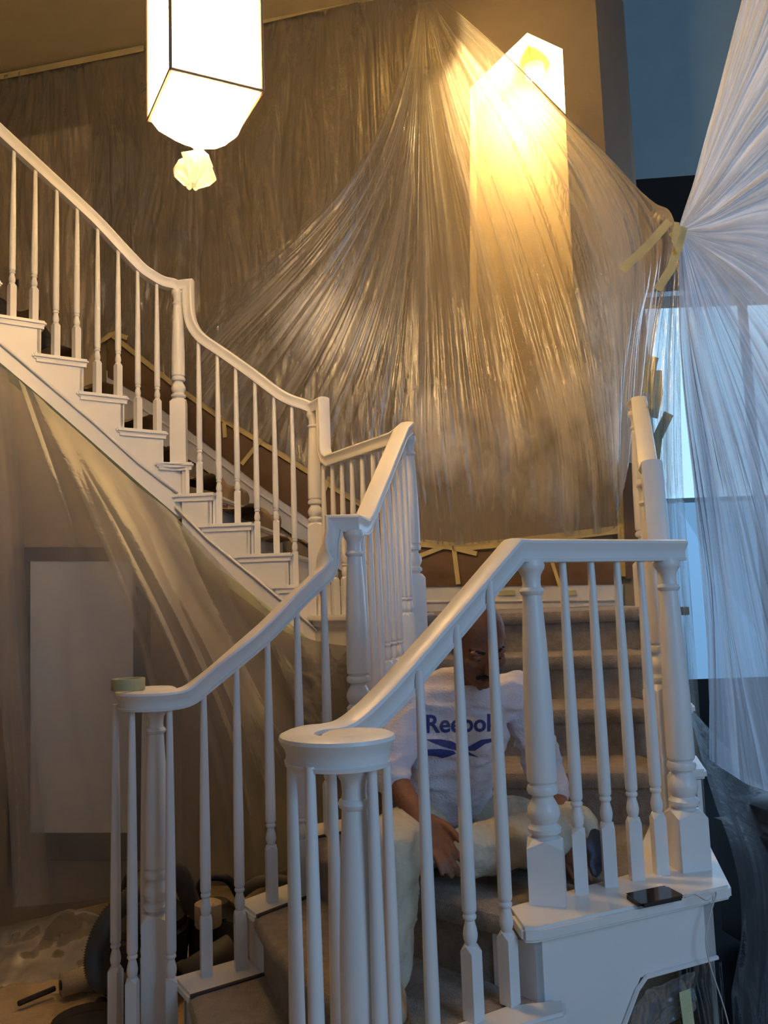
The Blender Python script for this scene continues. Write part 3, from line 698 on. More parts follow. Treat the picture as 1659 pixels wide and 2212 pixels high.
zs = [(0, ZL+HL, 1.03, cc, .005), (0, ZL+.45, 1.03, cc, .008), (0, ZL+.02, 1.03, cc, .006), (.1, ZL-.01, 1.01, cc, .006), (.45, ZL-.055, .93, cc.lerp(ax, .4), .02), (.8, ZL-.10, .66, cc.lerp(ax, .7), .04), (1, zk+.035, .33, ax, .08), (1, zk+.012, .14, ax, .1), (1, zk, .085, ax, .1),
      (1, zk-.02, .15, ax, .25), (1, zk-.045, .30, ax+V((-.018, 0, 0)), .35), (1, zk-.085, .34, ax+V((-.01, 0, 0)), .38), (1, zk-.115, .26, ax+V((-.015, 0, 0)), .5), (1, zk-.14, .12, ax+V((-.025, 0, 0)), .5)]
bm = nb(); prev = None
for f, z, s_, off, jg in zs:
    rg = [bm.verts.new(p) for p in sq(f, z, s_, off, jg)]
    if prev:
        for k in range(NB): bm.faces.new((prev[k], prev[(k+1) % NB], rg[(k+1) % NB], rg[k]))
    prev = rg
bg = part('plastic_bag', bm, M['p_bag'], la, True)
light('POINT', 'lantern_bulb', cc+V((0, 0, .14)), 12, (1.0, .66, .30), .06)
# ================================================================== UPSTAIRS DOOR PANEL, PAPER, TAPES ON THE BACK WALL
dr = part('door_1', poly(nb(), [PW(x, y, .012) for x, y in ((-120, 330), (197, 268), (205, 900), (-120, 900))], VV*.01), M['panel']); tag(dr, 'pale beige door face at the top of the stairs', kind='structure')
h_ = thing('door_handle', 'dark door handle behind the first balusters at top left', 'handle', PW(37, 612, .02))
part('handle_plate', poly(nb(), [PW(x, y, .014) for x, y in ((31, 603), (41, 603), (41, 624), (31, 624))], VV*-.012), M['black'], h_)
part('knob', lathe(nb(), h_.location-VV*.05, [(.012, -.02), (.026, -.01), (.026, .01), (.012, .02)], 12), M['black'], h_, True)
pt = [(232, 722), (330, 800), (440, 876), (560, 955), (700, 1040), (800, 1105), (900, 1172)]
pbm = [(232, 815), (330, 872), (430, 947), (560, 1047), (660, 1117), (760, 1192), (900, 1290)]
brown = sheet('masking_paper', [[PW(a[0], a[1]+2, .03), PW((a[0]+b[0])/2, (a[1]+b[1])/2, .05), PW(b[0], b[1], .04)] for a, b in zip(pt, pbm)], M['paper'], None, 90, 14, .008, 12, 3, 21)
tag(brown, 'brown masking paper along the wall above the upper stair skirting', 'masking paper')
brown2 = sheet('masking_paper', [[PW(x, y0, .03), PW(x, (y0+1268)/2, .05), PW(x, 1268-(x-900)*.012, .035)] for x, y0 in ((896, 1176), (980, 1178), (1060, 1190), (1150, 1185), (1250, 1170), (1340, 1165))], M['paper'], None, 90, 14, .012, 10, 3, 23)
tag(brown2, 'brown masking paper taped low on the wall behind the upper landing', 'masking paper')
brown3 = part('masking_paper', poly(nb(), [PY(x, y, cx0.y-.1) for x, y in ((1344, 1000), (1376, 1000), (1384, 1250), (1352, 1250))], (0, .004, 0)), M['paper']); tag(brown3, 'brown paper strip on the wall end beside the right newel', 'masking paper')
def tp(pts, off=.045, w=.03, lab=None, m='tape', grp=None):
    return strip('masking_tape', [PW(x, y, off) for x, y in pts], w, M[m], None, -VV, .001, lab, 'tape', grp)
tp([(205, 748), (238, 721), (300, 770), (380, 835), (480, 905), (580, 965), (700, 1040), (800, 1102), (900, 1168)], .05, .035, 'long yellow masking tape edging the diagonal brown paper')
tp([(222, 735), (246, 720), (275, 730)], .055, .035, 'small yellow tape peak at the top corner of the brown paper')
tp([(522, 1003), (575, 936)], .06, .03, 'slanting yellow tape strip across the brown paper')
tp([(484, 913), (486, 945)], .06, .03, 'short upright yellow tape piece on the brown paper')
tp([(512, 905), (506, 930)], .06, .02, 'smallest yellow tape scrap on the diagonal brown paper')
tp([(696, 1070), (712, 1030)], .06, .03, 'yellow tape scrap behind the landing balusters')
tp([(900, 1172), (1000, 1182), (1100, 1172), (1220, 1158), (1345, 1143)], .055, .05, 'level yellow tape along the foot of the wall sheeting')
tp([(896, 1205), (960, 1180), (1030, 1196)], .06, .03, 'short slanting yellow tape near the landing newel')
tp([(980, 1180), (990, 1262)], .06, .03, 'upright yellow tape on the paper left of the arching rail')
tp([(1192, 1212), (1210, 1268)], .06, .022, 'upright yellow tape on the paper right of the tall newel')
tp([(1332, 930), (1336, 1010), (1340, 1080), (1345, 1245)], .06, .045, 'wide yellow tape down the right edge of the wall')
for k, (xa, xb) in enumerate(((1075, 1112), (1216, 1245))):
    tp([(xa, 1281), (xb, 1280)], .035, .03, ('green tape piece on the cream skirting near the man', 'green tape piece on the cream skirting behind the short balusters')[k], 'tapegreen')
tag(part('baseboard_back', poly(nb(), [PW(896, 1268, .02), PW(1346, 1262, .02), PW(1346, 1330, .02), PW(896, 1340, .02)], VV*.02), M['whitewarm']), 'cream skirting behind the upper landing', kind='structure')
part('baseboard_cap', tube(nb(), [PW(896, 1300, .03), PW(1346, 1296, .03)], .008, 6), M['whitewarm'], bpy.data.objects['baseboard_back'])
# ================================================================== PLASTIC SHEETING
top = [(-60, 180, 830), (60, 153, 830), (150, 135, 835), (240, 115, 722), (330, 98, 795), (440, 73, 872), (560, 45, 950), (660, 22, 1012), (760, -2, 1078), (830, -12, 1122), (905, -22, 1168)]
cols = [[PW(x, a, .02), PW(x, a*.75+b*.25, .05), PW(x, (a+b)/2, .06), PW(x, a*.25+b*.75, .05), PW(x, b, .035)] for x, a, b in top]
mist_glints = [(tuple(PW(300, 420, .1)), .55, .28), (tuple(PW(120, 450, .1)), .4, .22), (tuple(PW(645, 665, .1)), .20, .9), (tuple(PW(720, 700, .1)), .22, .8), (tuple(PW(690, 720, .1)), .2, .7), (tuple(PW(600, 760, .1)), .18, .5)]  # left blobs paint in lantern reflections; the others are paint overspray
ws_ = sheet('plastic_sheet', cols, M['p_wall'], None, 420, 150, .03, 34, 4, 3, mist=mist_glints, fine=.8, thr=.6, wander=.12)
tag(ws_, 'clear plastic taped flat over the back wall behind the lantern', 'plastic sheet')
tp([(-60, 180), (0, 166), (155, 135), (310, 104)], .03, .05, 'yellow tape line under the ceiling left of the lantern')
tp([(560, 46), (680, 18), (790, -8)], .03, .05, 'yellow tape line under the ceiling right of the lantern')
fan = [
 [(903, 5), (880, 120), (830, 250), (760, 370), (660, 480), (560, 570), (470, 650), (415, 730)],
 [(906, 5), (885, 150), (845, 300), (780, 440), (690, 570), (590, 690), (500, 790), (440, 870)],
 [(908, 5), (890, 180), (860, 350), (800, 520), (730, 680), (650, 830), (590, 900), (560, 945)],
 [(911, 5), (897, 200), (880, 400), (850, 600), (800, 800), (760, 920), (730, 1000), (700, 1035)],
 [(914, 5), (908, 200), (905, 400), (903, 600), (902, 800), (901, 950), (900, 1080), (898, 1165)],
 [(918, 5), (935, 200), (960, 400), (990, 600), (1020, 800), (1045, 950), (1065, 1080), (1075, 1172)],
 [(925, 5), (985, 180), (1045, 360), (1105, 540), (1160, 720), (1205, 880), (1235, 1030), (1245, 1158)],
 [(935, 3), (1040, 140), (1140, 270), (1220, 420), (1275, 600), (1305, 780), (1320, 960), (1325, 1143)],
 [(945, 1), (1085, 120), (1205, 250), (1300, 360), (1370, 500), (1375, 650), (1350, 800), (1335, 1100)],
 [(958, -2), (1090, 118), (1220, 252), (1315, 348), (1400, 432), (1448, 480), (1425, 640), (1390, 850)]]
offs = [[.1, .12, .14, .15, .15, .14, .12, .08]]*7+[[.1, .2, .28, .32, .32, .3, .2, .08], [.1, .4, .7, .9, 1.0, .95, .6, .2], [.1, .55, 1.0, 1.3, 1.6, 1.85, 1.6, 1.25]]
cols = [[PW(x, y, o) for (x, y), o in zip(c, of)] for c, of in zip(fan, offs)]
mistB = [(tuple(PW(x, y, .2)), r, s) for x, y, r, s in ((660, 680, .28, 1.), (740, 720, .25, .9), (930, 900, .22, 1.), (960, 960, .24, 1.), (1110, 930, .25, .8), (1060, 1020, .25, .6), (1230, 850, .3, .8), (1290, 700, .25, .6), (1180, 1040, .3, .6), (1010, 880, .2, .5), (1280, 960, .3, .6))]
def gat(u, v): return np.clip(v*1.6, .05, 1)*np.clip((1-v)*5+.3, 0, 1)
fs = sheet('plastic_sheet', cols, M['p_fan'], None, 720, 170, .035, 46, 1.5, 5, mist=mistB, gather=gat, thr=.52, wander=.03)
tag(fs, 'clear plastic gathered high in a fan of pleats down the middle', 'plastic sheet')
YT = PW(1448, 480, 1.85).y
TIE = [(1468, 500, YT)]
cur = [
 [(1466, 492), (1500, 380), (1545, 200), (1600, -10), (1640, -160)],
 [(1468, 493), (1525, 370), (1610, 170), (1700, -60), (1780, -200)],
 [(1470, 494), (1550, 400), (1660, 240), (1780, 60), (1900, -80)],
 [(1472, 496), (1565, 450), (1680, 370), (1800, 280), (1900, 200)],
 [(1473, 499), (1570, 520), (1690, 550), (1800, 580), (1900, 600)],
 [(1473, 503), (1560, 590), (1670, 720), (1790, 860), (1900, 1000)],
 [(1472, 506), (1535, 660), (1630, 900), (1730, 1180), (1830, 1500)],
 [(1471, 508), (1510, 720), (1585, 1030), (1650, 1350), (1720, 1690)],
 [(1470, 509), (1490, 740), (1540, 1060), (1580, 1380), (1630, 1700)],
 [(1468, 509), (1468, 760), (1500, 1080), (1525, 1380), (1532, 1640)]]
dep = [[0, -.1, -.2, -.35, -.4]]*4+[[0, -.1, -.2, -.3, -.3]]*2+[[0, -.05, -.1, -.1, -.1]]*2+[[0, 0, 0, .0, .0]]*2
cols = [[PY(x, y, YT+d) for (x, y), d in zip(c, dd)] for c, dd in zip(cur, dep)]
def gat2(u, v): return np.clip(v*2.2, .08, 1)
cs = sheet('plastic_sheet', cols, M['p_curt'], None, 560, 160, .035, 42, 1.5, 11, gather=gat2, thr=.5, wander=.04, mist=[(tuple(PY(1600, 1000, YT)), .4, .25)])
tag(cs, 'milky plastic curtain tied at its middle at the right edge', 'plastic sheet')
cols = [[PY(x, y, YT+.25) for x, y in c] for c in (
 [(1455, 500), (1412, 700), (1396, 860), (1405, 1100), (1425, 1450), (1440, 1800)],
 [(1462, 505), (1440, 720), (1430, 950), (1445, 1200), (1465, 1500), (1480, 1830)],
 [(1468, 510), (1470, 760), (1475, 1000), (1490, 1250), (1510, 1520), (1530, 1850)])]
g3 = sheet('plastic_sheet', cols, M['p_wall'], None, 120, 120, .02, 12, 2, 13, gather=gat2, fine=.7)
tag(g3, 'thin clear plastic strip hanging between right newel and curtain', 'plastic sheet')
# lower left sheeting below the stairs
low = [
 [(-70, 742, 3.98), (-60, 1000, 3.9), (-30, 1300, 3.85), (10, 1600, 3.8), (30, 1960, 3.7)],
 [(5, 792, 4.10), (35, 1000, 4.0), (70, 1300, 3.95), (100, 1600, 3.9), (140, 1950, 3.8)],
 [(60, 838, 4.16), (150, 1080, 4.08), (235, 1320, 4.0), (300, 1600, 3.95), (350, 1920, 3.85)],
 [(150, 914, 4.27), (270, 1140, 4.18), (380, 1370, 4.1), (470, 1620, 4.05), (520, 1900, 3.95)],
 [(290, 1040, 4.45), (390, 1230, 4.35), (490, 1440, 4.25), (570, 1650, 4.15), (620, 1880, 4.05)],
 [(385, 1122, 4.60), (455, 1290, 4.5), (560, 1470, 4.4), (650, 1620, 4.3), (700, 1830, 4.2)],
 [(520, 1262, 4.58), (575, 1370, 4.5), (640, 1480, 4.42), (700, 1590, 4.35), (760, 1760, 4.25)],
 [(650, 1372, 4.52), (665, 1430, 4.45), (700, 1510, 4.40), (745, 1600, 4.32), (800, 1740, 4.2)],
 [(775, 1398, 4.00), (780, 1440, 3.98), (785, 1500, 3.96), (800, 1580, 3.94), (830, 1700, 3.9)]]
cols = [[PY(*q) for q in c] for c in low]
def gat3(u, v): return np.clip(.3+v*1.2, 0, 1)
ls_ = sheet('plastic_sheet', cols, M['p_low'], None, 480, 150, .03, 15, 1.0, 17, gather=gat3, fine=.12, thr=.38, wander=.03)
tag(ls_, 'taupe plastic hanging from the upper stair string to the floor', 'plastic sheet')
stl = [PL(x, (a+b)/2+6, D2-V((0, .04, 0)), X2-V((0, .04, 0))) for (x, a), b in zip(low1, (735, 788, 872, 960, 1048, 1120))]
strip('masking_tape', [p-V((0, .02, 0)) for p in stl], .055, M['tapegreen'], None, (-.5, -.8, 0), .001, 'pale green tape along the underside of the upper flight', 'tape')
st2 = [PL(x, y+6, C2-V((0, .04, 0)), D2-V((0, .04, 0))) for x, y in low2]
strip('masking_tape', [p-V((0, .02, 0)) for p in st2], .05, M['tapegreen'], None, (0, -1, 0), .001, 'crumpled pale tape along the string above the left rail', 'tape')
# swag hung from the landing nosing
sw = [[(560, 1340, 4.38), (640, 1372, 4.36), (720, 1392, 4.28), (780, 1400, 4.0)], [(600, 1430, 4.3), (660, 1450, 4.3), (730, 1460, 4.2), (790, 1450, 3.95)], [(640, 1530, 4.25), (690, 1530, 4.25), (750, 1530, 4.1), (800, 1520, 3.9)], [(690, 1600, 4.2), (720, 1620, 4.2), (770, 1640, 4.05), (810, 1640, 3.85)]]
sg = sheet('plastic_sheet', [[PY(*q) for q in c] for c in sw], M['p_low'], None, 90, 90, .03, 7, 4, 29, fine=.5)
tag(sg, 'small plastic swag hanging under the upper landing edge', 'plastic sheet')
# mirror behind the sheet
my = 4.30
def PM(x, y, off=0): return PL(x, y, (X2.x, X2.y-.02-off), (D2.x, D2.y-.02-off))
mi = thing('framed_mirror', 'tall dark-framed pale mirror blurred behind the left plastic', 'mirror', PM(175, 1850))
o4 = [PM(28, 1182, .04), PM(318, 1182, .04), PM(318, 1860, .04), PM(28, 1860, .04)]; i4 = [PM(62, 1212, .04), PM(288, 1212, .04), PM(288, 1800, .04), PM(62, 1800, .04)]
for k in range(4):
    part('frame_side', poly(nb(), [o4[k], o4[(k+1) % 4], i4[(k+1) % 4], i4[k]], (0.01, .03, 0)), M['frame'], mi)
part('mirror_glass', poly(nb(), [p+V((.004, .01, 0)) for p in i4], (.004, .01, 0)), M['mirror'], mi)
bx = thing('storage_box', 'black box on the floor behind the plastic below the mirror', 'box', PZ(150, 1925, 0))
q = bx.location; bm = nb(); box(bm, q, .36, .22, .2, .3); bmesh.ops.bevel(bm, geom=bm.edges[:], offset=.01, affect='EDGES'); part('box_body', bm, M['black'], bx)
part('lid', box(nb(), q+V((0, 0, .2)), .37, .23, .02, .3), M['frame'], bx)
# ================================================================== CLOTHS
rows = []
for inset in (.15, .38, .60, .84):
    col_ = []
    for i, xl, xr in spans[1:9]:
        z = 1.44+RI*i; seg = (C2, D2) if i <= 4 else (D2, X2)
        b = PL(xr-14, ypx[i], *seg); a = PL(xl+20, ypx[i], *seg); t = V((b.x-a.x, b.y-a.y, 0)).normalized(); iw = V((-t.y, t.x, 0))
        j = .02*math.sin(i*2.1+inset*9)
        col_ += [b+V((.015, 0, 0))+iw*inset+V((0, 0, z-b.z+.085+j)), a.lerp(b, .6)+iw*inset+V((0, 0, z-b.z+.11-j)), a+iw*inset+V((0, 0, z-b.z+.09))]
    rows.append(col_)
dc = sheet('drop_cloth', rows, M['cloth'], None, 60, 300, .03, 5, 16, 41, fine=.5)
tag(dc, 'bunched brown drop cloth lying over the upper stair treads', 'drop cloth')
fl = [[V((x, y, .03+.03*((i*7+j*5) % 4)/3)) for j, y in enumerate((4.05, 3.7, 3.3, 2.9, 2.5, 2.1, 1.7))] for i, x in enumerate((-3.6, -3.0, -2.4, -1.9, -1.4, -1.0, -.75))]
fc = sheet('drop_cloth', fl, M['floorm'], None, 160, 160, .018, 10, 8, 43, fine=.6)
tag(fc, 'wrinkled tan drop cloth covering the floor at lower left', 'drop cloth')
bl = [[V((x, 3.95, .02)), V((x, 3.85, .16+.05*math.sin(i*2))), V((x, 3.65, .10+.03*math.sin(i*3))), V((x, 3.4, .045))] for i, x in enumerate((-2.6, -2.3, -2.0, -1.7, -1.4, -1.1, -.8))]
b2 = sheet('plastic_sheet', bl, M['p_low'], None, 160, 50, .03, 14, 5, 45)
tag(b2, 'crumpled plastic hem bunched on the floor at far left', 'plastic sheet')
tag(part('dark_floor_sheet', poly(nb(), [(1.05, 2.3, .004), (6.2, 2.3, .004), (6.2, 7.3, .004), (1.3, 7.3, .004)], (0, 0, .006)), M['darkener']), 'added black sheet that darkens the floor right of the landing', 'darkener')  # added sheet, black so this stretch of floor stays dark
# dark covered furniture on the right
cf = thing('covered_furniture', 'dark bulky furniture under plastic at lower right', 'furniture', (2.0, 3.2, 0))
bm = nb(); box(bm, (2.05, 3.45, 0), 1.25, .9, .62, .2); bmesh.ops.bevel(bm, geom=bm.edges[:], offset=.08, segments=3, affect='EDGES'); part('seat_block', bm, M['black'], cf, True)
bm = nb(); box(bm, (2.45, 3.8, 0), 1.0, .3, .95, .2); bmesh.ops.bevel(bm, geom=bm.edges[:], offset=.08, segments=3, affect='EDGES'); part('backrest', bm, M['black'], cf, True)
cols = [[PY(x, y, d) for x, y, d in c] for c in (
 [(1488, 1520, 3.6), (1530, 1680, 3.3), (1585, 1850, 3.0), (1600, 2000, 2.8), (1590, 2120, 2.65), (1580, 2260, 2.55)],
 [(1560, 1600, 3.7), (1600, 1740, 3.4), (1640, 1880, 3.1), (1650, 2020, 2.85), (1650, 2140, 2.7), (1640, 2280, 2.6)],
 [(1640, 1690, 3.8), (1670, 1790, 3.5), (1700, 1900, 3.2), (1710, 2040, 2.9), (1710, 2160, 2.75), (1700, 2290, 2.65)],
 [(1760, 1700, 3.8), (1770, 1800, 3.5), (1780, 1910, 3.2), (1790, 2050, 2.95), (1790, 2170, 2.8), (1780, 2290, 2.7)])]
dk = sheet('plastic_sheet', cols, M['p_dark'], None, 160, 120, .022, 7, 2, 47, fine=.2); tag(dk, 'grey crumpled plastic over the dark furniture at lower right', 'plastic sheet')
# film under the landing cap
cols = [[V((f0.x, f0.y, 0))+dn*a-inn*.012+V((0, 0, z)) for z in zz] for a, zz in ((.09, (.16, .1, .02)), (.20, (.34, .18, .02)), (.28, (.49, .38, .30)), (.36, (.52, .46, .41)), (.46, (.53, .48, .43)))]
a_ = sheet('plastic_sheet', cols, M['p_curt'], None, 90, 50, .012, 9, 3, 51); tag(a_, 'torn film taped around the arch below the landing', 'plastic sheet')
Lf = (f1-f0).length
cols = [[V((f0.x, f0.y, 0))+dn*(Lf*a)-inn*.014+V((0, 0, z)) for z in (.54, .40, .2, .01)] for a in (.74, .80, .88, .95, 1.0)]
a_ = sheet('plastic_sheet', cols, M['p_dark'], None, 90, 60, .02, 9, 2, 53); tag(a_, 'grey film hanging below the landing corner beside the cord', 'plastic sheet')
qa = V((f0.x, f0.y, 0))+dn*(Lf*.75)-inn*.03
strip('masking_tape', [qa+V((0, 0, .50)), qa+dn*.01+V((0, 0, .36)), qa+dn*.035+V((0, 0, .2)), qa+dn*.06+V((0, 0, .02))], .035, M['tapegreen'], None, -inn, .001, 'long pale tape strip dangling under the landing arch', 'tape')
tag(part('under_landing_panel', poly(nb(), [V((f0.x, f0.y, 0))+inn*.5, V((f1.x, f1.y, 0))+inn*.5, V((f1.x, f1.y, .66))+inn*.5, V((f0.x, f0.y, .66))+inn*.5], inn*.02), M['walldark']), 'dim brown panel inside the arch below the landing', 'panel')
# ================================================================== TIE TAPES
def ts(pts, y, w, lab, m='tape', nrm=(0, -1, 0)):
    return strip('masking_tape', [PY(px, py, y) for px, py in pts], w, M[m], None, nrm, .001, lab, 'tape')
ts([(1446, 478), (1400, 530), (1343, 584)], YT-.06, .036, 'long yellow tape tail sloping left from the curtain tie')
ts([(1476, 490), (1466, 530), (1450, 580), (1420, 626)], YT-.08, .036, 'yellow tape tail hanging below the curtain tie')
ts([(1448, 512), (1478, 496)], YT-.09, .03, 'yellow tape wrapped round the curtain knot'); ts([(1462, 480), (1456, 520), (1468, 545)], YT-.1, .022, 'crumpled short tape on the curtain knot')
yF = Fn.y-.15
ts([(1412, 770), (1404, 800), (1400, 850)], yF, .05, 'green tape stuck beside the right upper newel', 'tapegreen')
ts([(1418, 800), (1420, 850), (1409, 902)], yF-.02, .05, 'green tape loop hanging right of the upper newel', 'tapegreen')
ts([(1445, 893), (1420, 945), (1414, 998)], yF-.04, .045, 'bent yellow green tape tail above the gooseneck rail', 'tapegreen')
kt = bpy.data.objects.new('x', None); bpy.data.objects.remove(kt)
# ================================================================== SMALL THINGS
zt_ = ZV+.0345
tr_ = PZ(277, 1490, zt_)
bm = nb(); seg = 32; prof = [(.052, 0), (.053, .002), (.053, .034), (.052, .036), (.040, .036), (.039, .034), (.039, .002), (.040, 0)]
rg = [[bm.verts.new(V((tr_.x+r*math.cos(2*math.pi*i/seg), tr_.y+r*math.sin(2*math.pi*i/seg), zt_+z))) for r, z in prof] for i in range(seg)]
for i in range(seg):
    for k in range(len(prof)): bm.faces.new((rg[i][k], rg[(i+1) % seg][k], rg[(i+1) % seg][(k+1) % 8], rg[i][(k+1) % 8]))
tag(part('tape_roll', bm, M['roll'], None, True, 35), 'roll of olive masking tape on the left rail scroll', 'tape roll')
ph = [PZ(x, y, .728) for x, y in ((1349, 1938), (1437, 1920), (1481, 1943), (1384, 1963))]
bm = poly(nb(), ph, (0, 0, .009)); bmesh.ops.bevel(bm, geom=[e for e in bm.edges if abs((e.verts[0].co-e.verts[1].co).z) > .005], offset=.012, segments=4, affect='EDGES')
tel = part('phone', bm, M['rubber']); tag(tel, 'black phone lying on the white landing edge', 'phone')
pc_ = sum(ph, V())/4
part('screen', poly(nb(), [p.lerp(pc_, .06)+V((0, 0, .009)) for p in ph], (0, 0, .0006)), M['phone'], tel)
cpts = [V((ph[2].x, ph[2].y, .733)), PZ(1500, 1932, .732), PZ(1528, 1945, .732)]
qq = f1-inn*.035
cpts += [c1.lerp(c0, .10)-inn*.012+V((0, 0, .0)), V((qq.x-.06, qq.y-.03, .60)), V((qq.x-.02, qq.y-.03, .42)), V((qq.x, qq.y-.04, .22)), V((qq.x-.02, qq.y-.05, .10)), V((qq.x-.05, qq.y-.05, .14)), V((qq.x-.04, qq.y-.05, .19)), V((qq.x+.0, qq.y-.05, .12)), V((qq.x+.06, qq.y-.06, .02))]
tag(part('charger_cord', tube(nb(), smoothpath(cpts, 8), .0018, 6), M['cord'], None, True), 'thin white cord trailing from the phone over the landing edge', 'cord')
# shop vacuum, hose and tools left
vc = thing('shop_vacuum', 'black shop vacuum with ribbed hose behind the left scroll newel', 'vacuum', V((-1.02, 3.45, .04)))
q = V((-1.0, 3.42, .05))
part('drum', lathe(nb(), q, [(.13, 0), (.16, .02), (.175, .16), (.18, .22), (.165, .235)], 24), M['rubber'], vc, True, 40)
part('motor_head', lathe(nb(), q+V((0, 0, .235)), [(.17, 0), (.17, .03), (.13, .07), (.10, .11), (.05, .13)], 24), M['black'], vc, True, 40)
part('intake_port', tube(nb(), [q+V((.04, -.12, .29)), q+V((.08, -.20, .30))], .055, 14), M['rubber'], vc, True)
part('handle', tube(nb(), smoothpath([q+V((-.08, 0, .33)), q+V((-.05, -.02, .42)), q+V((.04, -.02, .42)), q+V((.07, 0, .33))], 5), .014, 8), M['rubber'], vc, True)
for dx, dy in ((-.13, -.1), (.13, -.1), (-.1, .13), (.1, .13)):
    part('caster', lathe(nb(), q+V((dx, dy, -.045)), [(.02, 0), (.028, .01), (.028, .035), (.015, .05)], 10), M['rubber'], vc, True)
hs = [PY(x, y, d) for x, y, d in ((415, 1960, 3.35), (385, 1885, 3.25), (340, 1870, 3.15), (300, 1920, 3.0), (235, 1985, 2.95), (205, 2060, 2.9), (215, 2115, 2.88), (260, 2125, 2.9), (330, 2130, 2.95), (400, 2095, 3.1))]
sp_ = smoothpath(hs, 28); part('hose', tube(nb(), sp_, [.031+.0055*(i % 2) for i in range(len(sp_))], 12), M['hose'], vc, True)
part('hose_wand', tube(nb(), [PY(395, 2110, 3.0), PY(500, 2045, 3.1)], .045, 12), M['hose'], vc, True)
sp2 = thing('paint_sprayer', 'dark paint sprayer beside the lower stair risers', 'sprayer', V((-.72, 3.5, .04)))
q = V((-.74, 3.5, .05))
part('pump_body', lathe(nb(), q, [(.08, 0), (.10, .02), (.10, .24), (.06, .28)], 16), M['rubber'], sp2, True, 40)
part('cup', lathe(nb(), PY(450, 2000, 3.2)-V((0, 0, .0)), [(.045, 0), (.05, .01), (.05, .08), (.03, .09)], 16), M['rollw'], sp2, True, 40)
part('grip', tube(nb(), smoothpath([q+V((-.06, -.04, .26)), q+V((-.03, -.06, .38)), q+V((.06, -.04, .38)), q+V((.10, 0, .30))], 5), .016, 8), M['rubber'], sp2, True)
part('spray_hose', tube(nb(), smoothpath([PY(520, 1930, 3.3), PY(560, 1905, 3.3), PY(620, 1905, 3.35), PY(650, 1940, 3.4)], 6), .022, 8), M['hose'], sp2, True)
part('motor_cap', lathe(nb(), q+V((.12, -.1, .0)), [(.07, 0), (.09, .02), (.09, .2), (.05, .25)], 16), M['black'], sp2, True, 40)
ro = thing('paint_roller', 'white nap paint roller sleeve lying on the tan cloth', 'roller', PZ(160, 2160, .05))
a = PZ(132, 2128, .09); b = PZ(215, 2105, .09); t = (b-a).normalized()
part('nap_sleeve', tube(nb(), [a, b], .042, 18), M['rollw'], ro, True); part('core', tube(nb(), [a-t*.003, a+t*.01], .018, 12), M['black'], ro, True)
pa = thing('paint_tray', 'dark round lid on the cloth at the bottom left corner', 'lid', PZ(190, 2225, .03))
part('tray_dish', lathe(nb(), PZ(190, 2225, .03), [(.10, 0), (.12, .01), (.125, .04), (.11, .045)], 24), M['rubber'], pa, True); part('rim', lathe(nb(), PZ(190, 2225, .07), [(.11, 0), (.128, .002), (.128, .010), (.11, .012)], 24), M['black'], pa, True)
tag(part('stir_stick', tube(nb(), [PZ(40, 2168, .07), PZ(118, 2135, .07)], .010, 6), M['black']), 'dark stick lying on the tan cloth left of the roller', 'stick')
# black bag at the top of the stairs
bb = bmesh.new(); bmesh.ops.create_icosphere(bb, subdivisions=4, radius=1)
pq = PL(35, 760, D2+inw2*.45, X2+inw2*.45); pq.z = max(pq.z, 2.9)
for v in bb.verts:
    c = v.co; s_ = 1+.12*math.sin(c.x*7+c.z*5)+.08*math.sin(c.y*9-c.x*4); v.co = V((pq.x+c.x*.22*s_, pq.y+c.y*.16*s_, pq.z+.06+c.z*.20*s_-c.x*.14))
tag(part('duffel_bag', bb, M['bag'], None, True), 'black bag slumped on the upper treads at the left edge', 'bag')
# ================================================================== THE SEATED MAN
def capsule(bm, a, b, ra, rb, flat=None, seg=14):
    """tapered rounded limb; flat = (axis, factor) squashes the section"""
    a = V(a); b = V(b); t = (b-a); L = t.length
    if L < 1e-5: t = V((0, 0, 1)); L = 1e-5
    t = t/L; h = V((0, 0, 1)) if abs(t.z) < .9 else V((0, 1, 0)); s = t.cross(h).normalized(); u = s.cross(t).normalized()
    if flat: s = (V(flat[0])-t*V(flat[0]).dot(t)).normalized(); u = t.cross(s).normalized()
    fs_ = flat[1] if flat else 1
    prof = [(-ra*math.cos(x), ra*math.sin(x)) for x in (.05, .5, 1.0, 1.57)]+[(L+rb*math.cos(x), rb*math.sin(x)) for x in (1.57, 1.0, .5, .05)]
    rings = [[bm.verts.new(a+t*d+(s*math.cos(2*math.pi*k/seg)*fs_+u*math.sin(2*math.pi*k/seg))*r) for k in range(seg)] for d, r in prof]
    for p, q in zip(rings, rings[1:]):
        for i in range(seg): bm.faces.new((p[i], p[(i+1) % seg], q[(i+1) % seg], q[i]))
    bm.faces.new(rings[0][::-1]); bm.faces.new(rings[-1])
def ell(bm, c, rx, ry, rz, fr, seg=3):
    t_ = bmesh.new(); bmesh.ops.create_icosphere(t_, subdivisions=seg, radius=1)
    X, Y, Z = fr; mp = {}
    for v in t_.verts: mp[v] = bm.verts.new(V(c)+X*v.co.x*rx+Y*v.co.y*ry+Z*v.co.z*rz)
    for f in t_.faces: bm.faces.new([mp[v] for v in f.verts])
    t_.free()
